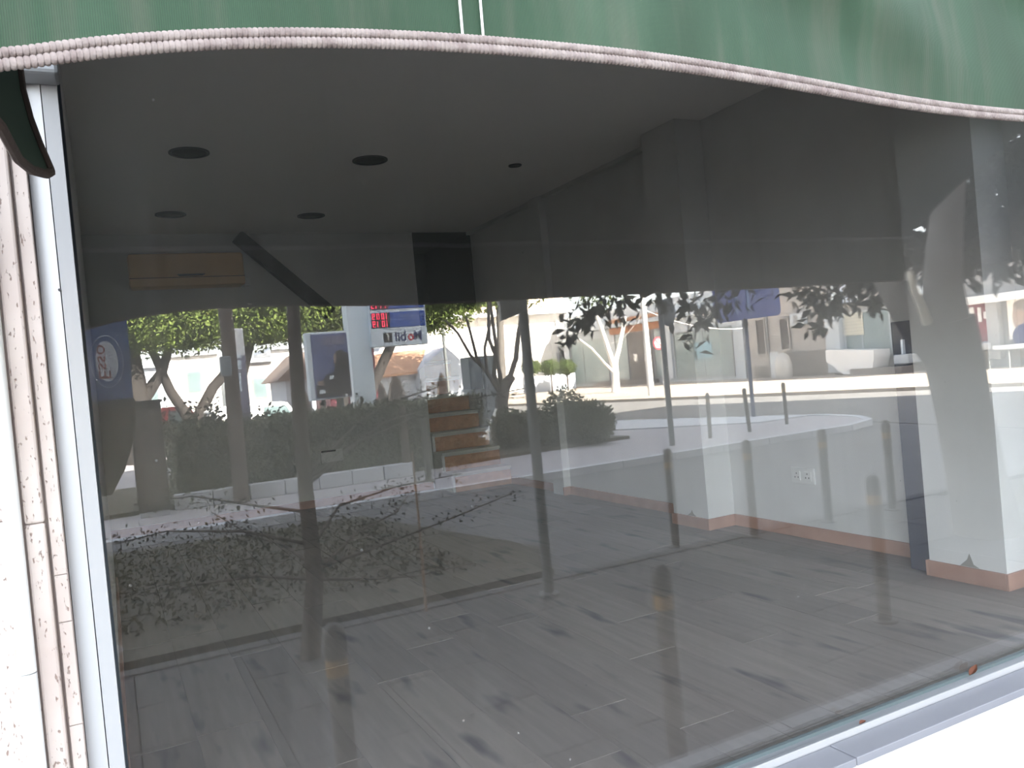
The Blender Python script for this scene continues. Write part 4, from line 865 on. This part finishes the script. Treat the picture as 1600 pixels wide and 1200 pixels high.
y0, y1, z0, z1 = rect_x(1205, 1217, 550, 588, FX-1.2); thing('white_board', MB().bev(FX-1.25, FX-1.2, y0, y1, .06, z1, .01), 'shop_white', 'white board leaning by the beige house', 'board')
c = sx(1224, 568, FX-1.6); thing('wrapped_bundle', MB().lathe([(.34, 0), (.40, .2), (.38, .7), (.28, 1.05), (.12, 1.2), (.03, 1.22)], (c.x, c.y, .06), 14), 'plastic_clear', 'shiny plastic-wrapped bundle standing by the beige house', 'bundle', None, True)
# corner shop with the wedge counter
y0, y1, _, _ = rect_x(1299, 1470, 500, 560, FX); t = empty('corner_shop', (FX, (y0+y1)/2, .06), 'shop with a dark sign, cream blinds and a white wedge-shaped ledge', 'building')
MB().box(FX+.02, FX+6, y0, y1, .06, 5.5).build('wall', 'facade_grey', t); fbox(1299, 1321, 495, 582, .35, 'corner_pier', 'shop_white', t, bev=.02)
w_ = window(1322, 1392, 486, 553, t, (.62,))
y0, y1, z0, z1 = rect_x(1317, 1350, 488, 524, FX); bl = MB().box(FX-.06, FX-.04, y0, y1, z0, z1).build('blind', 'blind_cream', w_)
for k in range(7): MB().box(FX-.072, FX-.06, y0, y1, z0+(z1-z0)*k/7+.02, z0+(z1-z0)*k/7+.04).build('slat', 'facade_grey', bl)
sb = fbox(1304, 1345, 432, 475, .2, 'sign_board', 'shop_black', t, bev=.01); y0, y1, z0, z1 = rect_x(1304, 1345, 432, 475, FX)
text_on('S', .6, (FX-.205, y0+(y1-y0)*.62, z0+(z1-z0)*.62), '-x', 'pale_print', sb, 'lettering', .006, width=.42)
y0, y1, z0, z1 = rect_x(1318, 1345, 464, 472, FX); [MB().bev(FX-.21, FX-.195, y1-.15-.25*k, y1-.0-.25*k, z0, z1, .01).build('pale_mark', 'pale_print', sb) for k in range(4)]
fbox(1304, 1312, 436, 475, .23, 'sign_edge', 'sign_pale', t); fbox(1400, 1462, 448, 462, .5, 'fascia', 'sign_pale', t, bev=.02); fbox(1405, 1462, 466, 476, .3, 'lower_fascia', 'blind_cream', t, bev=.01)
fbox(1393, 1432, 492, 562, .05, 'doorway', 'shop_black', t); fbox(1413, 1416, 530, 565, .2, 'door_post', 'sign_pale', t)
y0, y1, z0, z1 = rect_x(1318, 1394, 547, 578, FX)
MB().prism([(y1, z1), (y0, z1+.15), (y0, z1-.35), (y0+(y1-y0)*.35, .1), (y1-.2, .1), (y1, z1-.3)], 'x', FX-1.1, FX-.1).build('wedge_ledge', 'vehicle_white', t)
fbox(1360, 1442, 571, 583, 1.3, 'entrance_slab', 'stone_base', t, bev=.02); fbox(1416, 1440, 552, 566, .8, 'low_box', 'shop_white', t, bev=.02)
# poster store at the right edge
y0, y1, _, _ = rect_x(1472, 1700, 500, 560, FX); t = empty('poster_store', (FX, (y0+y1)/2, .06), 'store with a white fascia and a big portrait poster at the right edge', 'building')
MB().box(FX+.02, FX+6, y0, y1, .06, 5.5).build('wall', 'facade_grey', t)
fbox(1478, 1720, 454, 467, .6, 'fascia', 'vehicle_white', t, bev=.02); w_ = window(1516, 1548, 470, 534, t, m='maroon')
for pl, pr, pt, pb in ((1514, 1524, 480, 508), (1529, 1535, 480, 503), (1538, 1542, 487, 498)): y0, y1, z0, z1 = rect_x(pl, pr, pt, pb, FX); MB().bev(FX-.06, FX-.035, y0, y1, z0, z1, .02).build('pale_figure', 'vehicle_white', w_)
fbox(1550, 1568, 466, 560, .3, 'pier', 'facade_grey', t, bev=.02)
p = fbox(1576, 1640, 460, 528, .06, 'poster_panel', 'cream_facade', t)
def pface(c, r, m, nm, off):
    q = sx(c[0], c[1], FX); s = r[0]/FPX*36, r[1]/FPX*36; n = 20
    MB().prism([(q.y+s[0]*math.cos(2*math.pi*i/n), q.z+s[1]*math.sin(2*math.pi*i/n)) for i in range(n)], 'x', FX-.06-off, FX-.06).build(nm, m, p)
pface((1599, 494), (13, 20), 'poster_skin', 'portrait', .01); pface((1606, 524), (18, 16), 'ink_blue', 'portrait_coat', .02); pface((1600, 476), (13, 7), 'stone_base', 'portrait_hair', .015)
fbox(1516, 1556, 536, 546, .9, 'ledge', 'vehicle_white', t, bev=.02); fbox(1574, 1720, 533, 540, .9, 'ledge', 'vehicle_white', t, bev=.02)
fbox(1520, 1552, 548, 572, .6, 'base_block', 'sidewalk', t, bev=.02)
for px in (1556, 1588, 1620): y0, y1, z0, z1 = rect_x(px, px+3, 545, 583, FX-1); MB().tube([(FX-1.4, y0, .06), (FX-1.4, y0, z1)], .03, 8).build('rail_post', 'pole_grey', t)
y0, y1, z0, z1 = rect_x(1556, 1623, 545, 548, FX-1); MB().tube([(FX-1.4, y0, z1), (FX-1.4, y1, z1)], .03, 8).build('rail', 'pole_grey', t)
# low house between (far end of the road) with round trees in front
yw = 52; x0, x1 = sy(560, 560, yw).x, sy(892, 560, yw).x; t = empty('white_block', ((x0+x1)/2, RY(yw), 0), 'sunlit white block with a peach upper storey at the end of the road', 'building')
zq = sy(840, 492, yw).z
MB().box(x0, x1, RY(yw)-8, RY(yw), 0, zq).build('wall', 'cream_facade', t); MB().bev(x0-.3, x1, RY(yw)-8, RY(yw)+.9, zq, zq+.35, .02).build('balcony_slab', 'vehicle_white', t)
MB().box(x0, x1, RY(yw)-8, RY(yw)-.4, zq+.35, zq+4).build('upper_wall', mat('peach', (.80, .62, .45), .9), t)
for k in range(5):
    xx = x0+2.0+k*3.2; w_ = MB().box(xx, xx+1.0, RY(yw)-.02, RY(yw)+.03, 1.0, 2.6).build('window', 'facade_grey', t); MB().box(xx-.06, xx+1.06, RY(yw), RY(yw)+.06, .9, 1.0).build('sill', 'vehicle_white', w_)
struct('garden_wall', MB().box(sy(820, 600, 46).x, sy(900, 600, 46).x, RY(46.3), RY(46), 0, 1.1), 'house_white', 'low white garden wall behind the round trees', 'wall')
for px, lab in ((830, 'round clipped topiary tree half behind the sign pole'), (860, 'round clipped topiary tree, left of the white shop pier'), (885, 'round clipped topiary tree touching the pale shop edge')):
    c = sy(px, 574, 44); t = empty('topiary_tree', (c.x, c.y, 0), lab, 'tree', 'round topiary trees by the garden wall')
    p, d = shell((c.x, c.y, c.z), (.62, .62, .5), 900, 500+px, .8); leaves('foliage', p, d, .14, 'leaf_ball', t, px); MB().blob((c.x, c.y, c.z), (.5, .5, .4), 12, 8).build('inner_mass', 'leaf_ball', t); MB().tube([(c.x, c.y, 0), (c.x, c.y, c.z)], .05, 8).build('trunk', 'trunk_dark', t)
# gabled white house with pointed arches
yh = 34; Hs = lambda px, py: sy(px, py, yh)
gx0, gx1 = Hs(657, 600).x, Hs(745, 600).x; ap = Hs(697, 542); el, er = Hs(657, 578).z, Hs(744, 585).z; zg = 0
t = empty('gabled_house', ((gx0+gx1)/2, RY(yh), 0), 'white gabled house with pointed arches and an orange tiled roof', 'house')
MB().prism([(gx0, zg), (gx1, zg), (gx1, er), (ap.x, ap.z), (gx0, el)], 'y', RY(yh)-5, RY(yh)).build('gable', 'house_white', t)
wx0 = Hs(586, 600).x; we = Hs(620, 581).z
MB().box(wx0, gx0, RY(yh)-4.6, RY(yh)-.6, zg, we).build('wing', 'house_white', t)
rt = Hs(660, 545).z
MB().add([(wx0-.3, RY(yh)-.2, we-.12), (gx0+.05, RY(yh)-.2, we-.05), (ap.x, RY(yh)-2.6, ap.z+.1), (wx0-.3, RY(yh)-2.6, ap.z-.05), (wx0-.3, RY(yh)-.2, we-.22), (gx0+.05, RY(yh)-.2, we-.15), (ap.x, RY(yh)-2.6, ap.z-.02), (wx0-.3, RY(yh)-2.6, ap.z-.15)], [(0, 1, 2, 3), (7, 6, 5, 4), (0, 4, 5, 1), (1, 5, 6, 2), (2, 6, 7, 3), (3, 7, 4, 0)]).build('roof', 'roof_tile', t)
def arch(cx, wd, z0, z1, y, par, m='stone_base'):
    P = [(cx-wd/2, z0), (cx+wd/2, z0), (cx+wd/2, z0+(z1-z0)*.55), (cx+wd*.3, z0+(z1-z0)*.83), (cx, z1), (cx-wd*.3, z0+(z1-z0)*.83), (cx-wd/2, z0+(z1-z0)*.55)]
    a = MB().prism(P, 'y', y, y+.04).build('arch', m, par); Q = [(cx+(u-cx)*.78, z0+(v-z0)*.92) for u, v in P]; MB().prism(Q, 'y', y+.04, y+.05).build('arch_door', 'door_dark', a)
arch(Hs(691, 600).x, .55, 0, Hs(690, 582).z, RY(yh), t); arch(Hs(625, 600).x, .8, 0, Hs(625, 585).z, RY(yh)-.6, t); arch(Hs(596, 600).x, .8, 0, Hs(596, 590).z, RY(yh)-.6, t)
# arcaded lodge with a dark roof left of the price sign
yk = 30; Ks = lambda px, py: sy(px, py, yk); x0, x1 = Ks(447, 610).x, Ks(486, 610).x; ze = Ks(460, 592).z
t = empty('arcaded_lodge', ((x0+x1)/2, RY(yk), 0), 'small pale lodge with an arch and a brown roof left of the poster case', 'house')
MB().box(x0, x1, RY(yk)-3, RY(yk), 0, ze).build('wall', 'house_white', t)
MB().prism([(x0-.35, ze-.05), (x1+.2, ze-.05), (x1+.2, ze+.75), ((x0+x1)/2+.3, ze+.95)], 'y', RY(yk)-3.2, RY(yk)+.25).build('roof', mat('roof_brown', (.26, .20, .17), .9), t)
arch(Ks(472, 620).x, .6, 0, Ks(472, 603).z, RY(yk), t)
# sunny houses behind the trees
yo = 40; Os = lambda px, py: sy(px, py, yo)
for pl, pr, pt, m, lab in ((208, 262, 575, 'house_white', 'sunlit white house behind the left trunk'), (262, 345, 556, 'cream_facade', 'bright white house seen between the tree trunks'), (383, 428, 566, 'house_beige', 'grey-beige house with a square window behind the slim totem'), (428, 482, 545, 'cream_facade', 'tall bright white house left of the poster case'), (484, 600, 548, 'house_white', 'white building behind the poster case and price post')):
    x0, x1 = Os(pl, 600).x, Os(pr, 600).x; zt = Os((pl+pr)/2, pt).z; t = empty('far_house', ((x0+x1)/2, RY(yo), 0), lab, 'house', 'houses behind the trees')
    MB().box(x0, x1, RY(yo)-5, RY(yo), 0, zt).build('wall', m, t); MB().bev(x0+.005, x1-.005, RY(yo)-5.1, RY(yo)+.25, zt, zt+.18, .02).build('roof_slab', 'house_white', t)
    n = max(1, int((x1-x0)/1.6))
    for k in range(n):
        cx = x0+(k+.5)*(x1-x0)/n; w_ = MB().box(cx-.32, cx+.32, RY(yo)-.01, RY(yo)+.03, zt-1.7, zt-.7).build('window', 'facade_grey', t); MB().box(cx-.27, cx+.27, RY(yo)+.03, RY(yo)+.04, zt-1.65, zt-.75).build('pane', 'shop_glass', w_)
# white van and a small car in the sun
def vehicle(name, x, yv, L, H, m, lab, cat):
    t = empty(name, (x, RY(yv), 0), lab, cat); y = RY(yv)
    MB().prism([(x-L/2, .3), (x+L/2, .3), (x+L/2, H*.55), (x+L*.38, H*.6), (x+L*.26, H*.97), (x+L*.2, H), (x-L*.42, H), (x-L*.49, H*.92), (x-L/2, H*.5)], 'y', y-1.6, y).build('body', m, t)
    w_ = MB().prism([(x+L*.33, H*.62), (x+L*.235, H*.92), (x+L*.02, H*.92), (x+L*.02, H*.62)], 'y', y-.005, y+.008).build('side_window', 'shop_glass', t)
    for u in (-.32, .32):
        c = MB(); c.add(*(lambda q: (q.v, q.f))(disc(.001, .32, y-.1, y+.02, x+L*u, .32, 20))); wh = c.build('wheel', 'black_plastic', t); disc(.001, .17, y+.02, y+.03, x+L*u, .32, 16).build('hubcap', 'facade_grey', wh)
c = sy(409, 640, 22); vehicle('parked_van', c.x, 22, 2.6, sy(409, 630, 22).z, 'vehicle_white', 'white van roof showing above the hedge', 'van')
c = sy(258, 628, 27); vehicle('parked_car', c.x, 27, 2.6, 1.45, 'car_red', 'small red car half behind the dark cabinet', 'car')
# blue-lit kiosk sign between the poster case and the price post
x0, x1, z0, z1 = rect_y(540, 554, 566, 584, 26); t = empty('kiosk', ((x0+x1)/2, RY(26), 0), 'small kiosk with a bright cyan sign behind the poster case', 'kiosk')
MB().box(x0-.6, x1+.7, RY(28), RY(26), 0, z1+.5).build('walls', 'maroon', t); sgn = MB().bev(x0, x1, RY(26)-.01, RY(26)+.06, z0, z1, .01).build('sign', mat('cyan_light', (.05, .42, .75), .4, emit=((.1, .6, 1.0), 1.6)), t)
for k in (.25, .6): MB().box(x0+(x1-x0)*k, x0+(x1-x0)*(k+.14), RY(26)+.06, RY(26)+.065, z0+.05, z1-.05).build('white_bar', 'vehicle_white', sgn)
MB().prism([(x0-.7, z0-.02), (x1+.5, z0-.02), (x1+.3, z0-.45), (x0-.7, z0-.45)], 'y', RY(26), RY(26)+.5).build('striped_awning', mat('awning_pink', (.75, .5, .48), .8), t)
# terracotta pots along the wall of the gabled house
for k, px in enumerate((655, 661, 667, 682)):
    c = sy(px, 640, 19); thing('terracotta_pot', MB().lathe([(.02, .04-c.z+.12), (.02, 0), (.030, .02), (.040, .18), (.045, .185), (.045, .22), (.035, .22)], (c.x, c.y, c.z-.12), 12).lathe([(.04, 0), (.04, .02), (.02, .03)], (c.x, c.y, .04), 12), 'terracotta', ['leftmost terracotta pot in front of the gabled house', 'second terracotta pot in front of the gabled house', 'third terracotta pot in front of the gabled house', 'terracotta pot standing apart below the pointed arch'][k], 'pot', 'terracotta pots on thin stands', True)
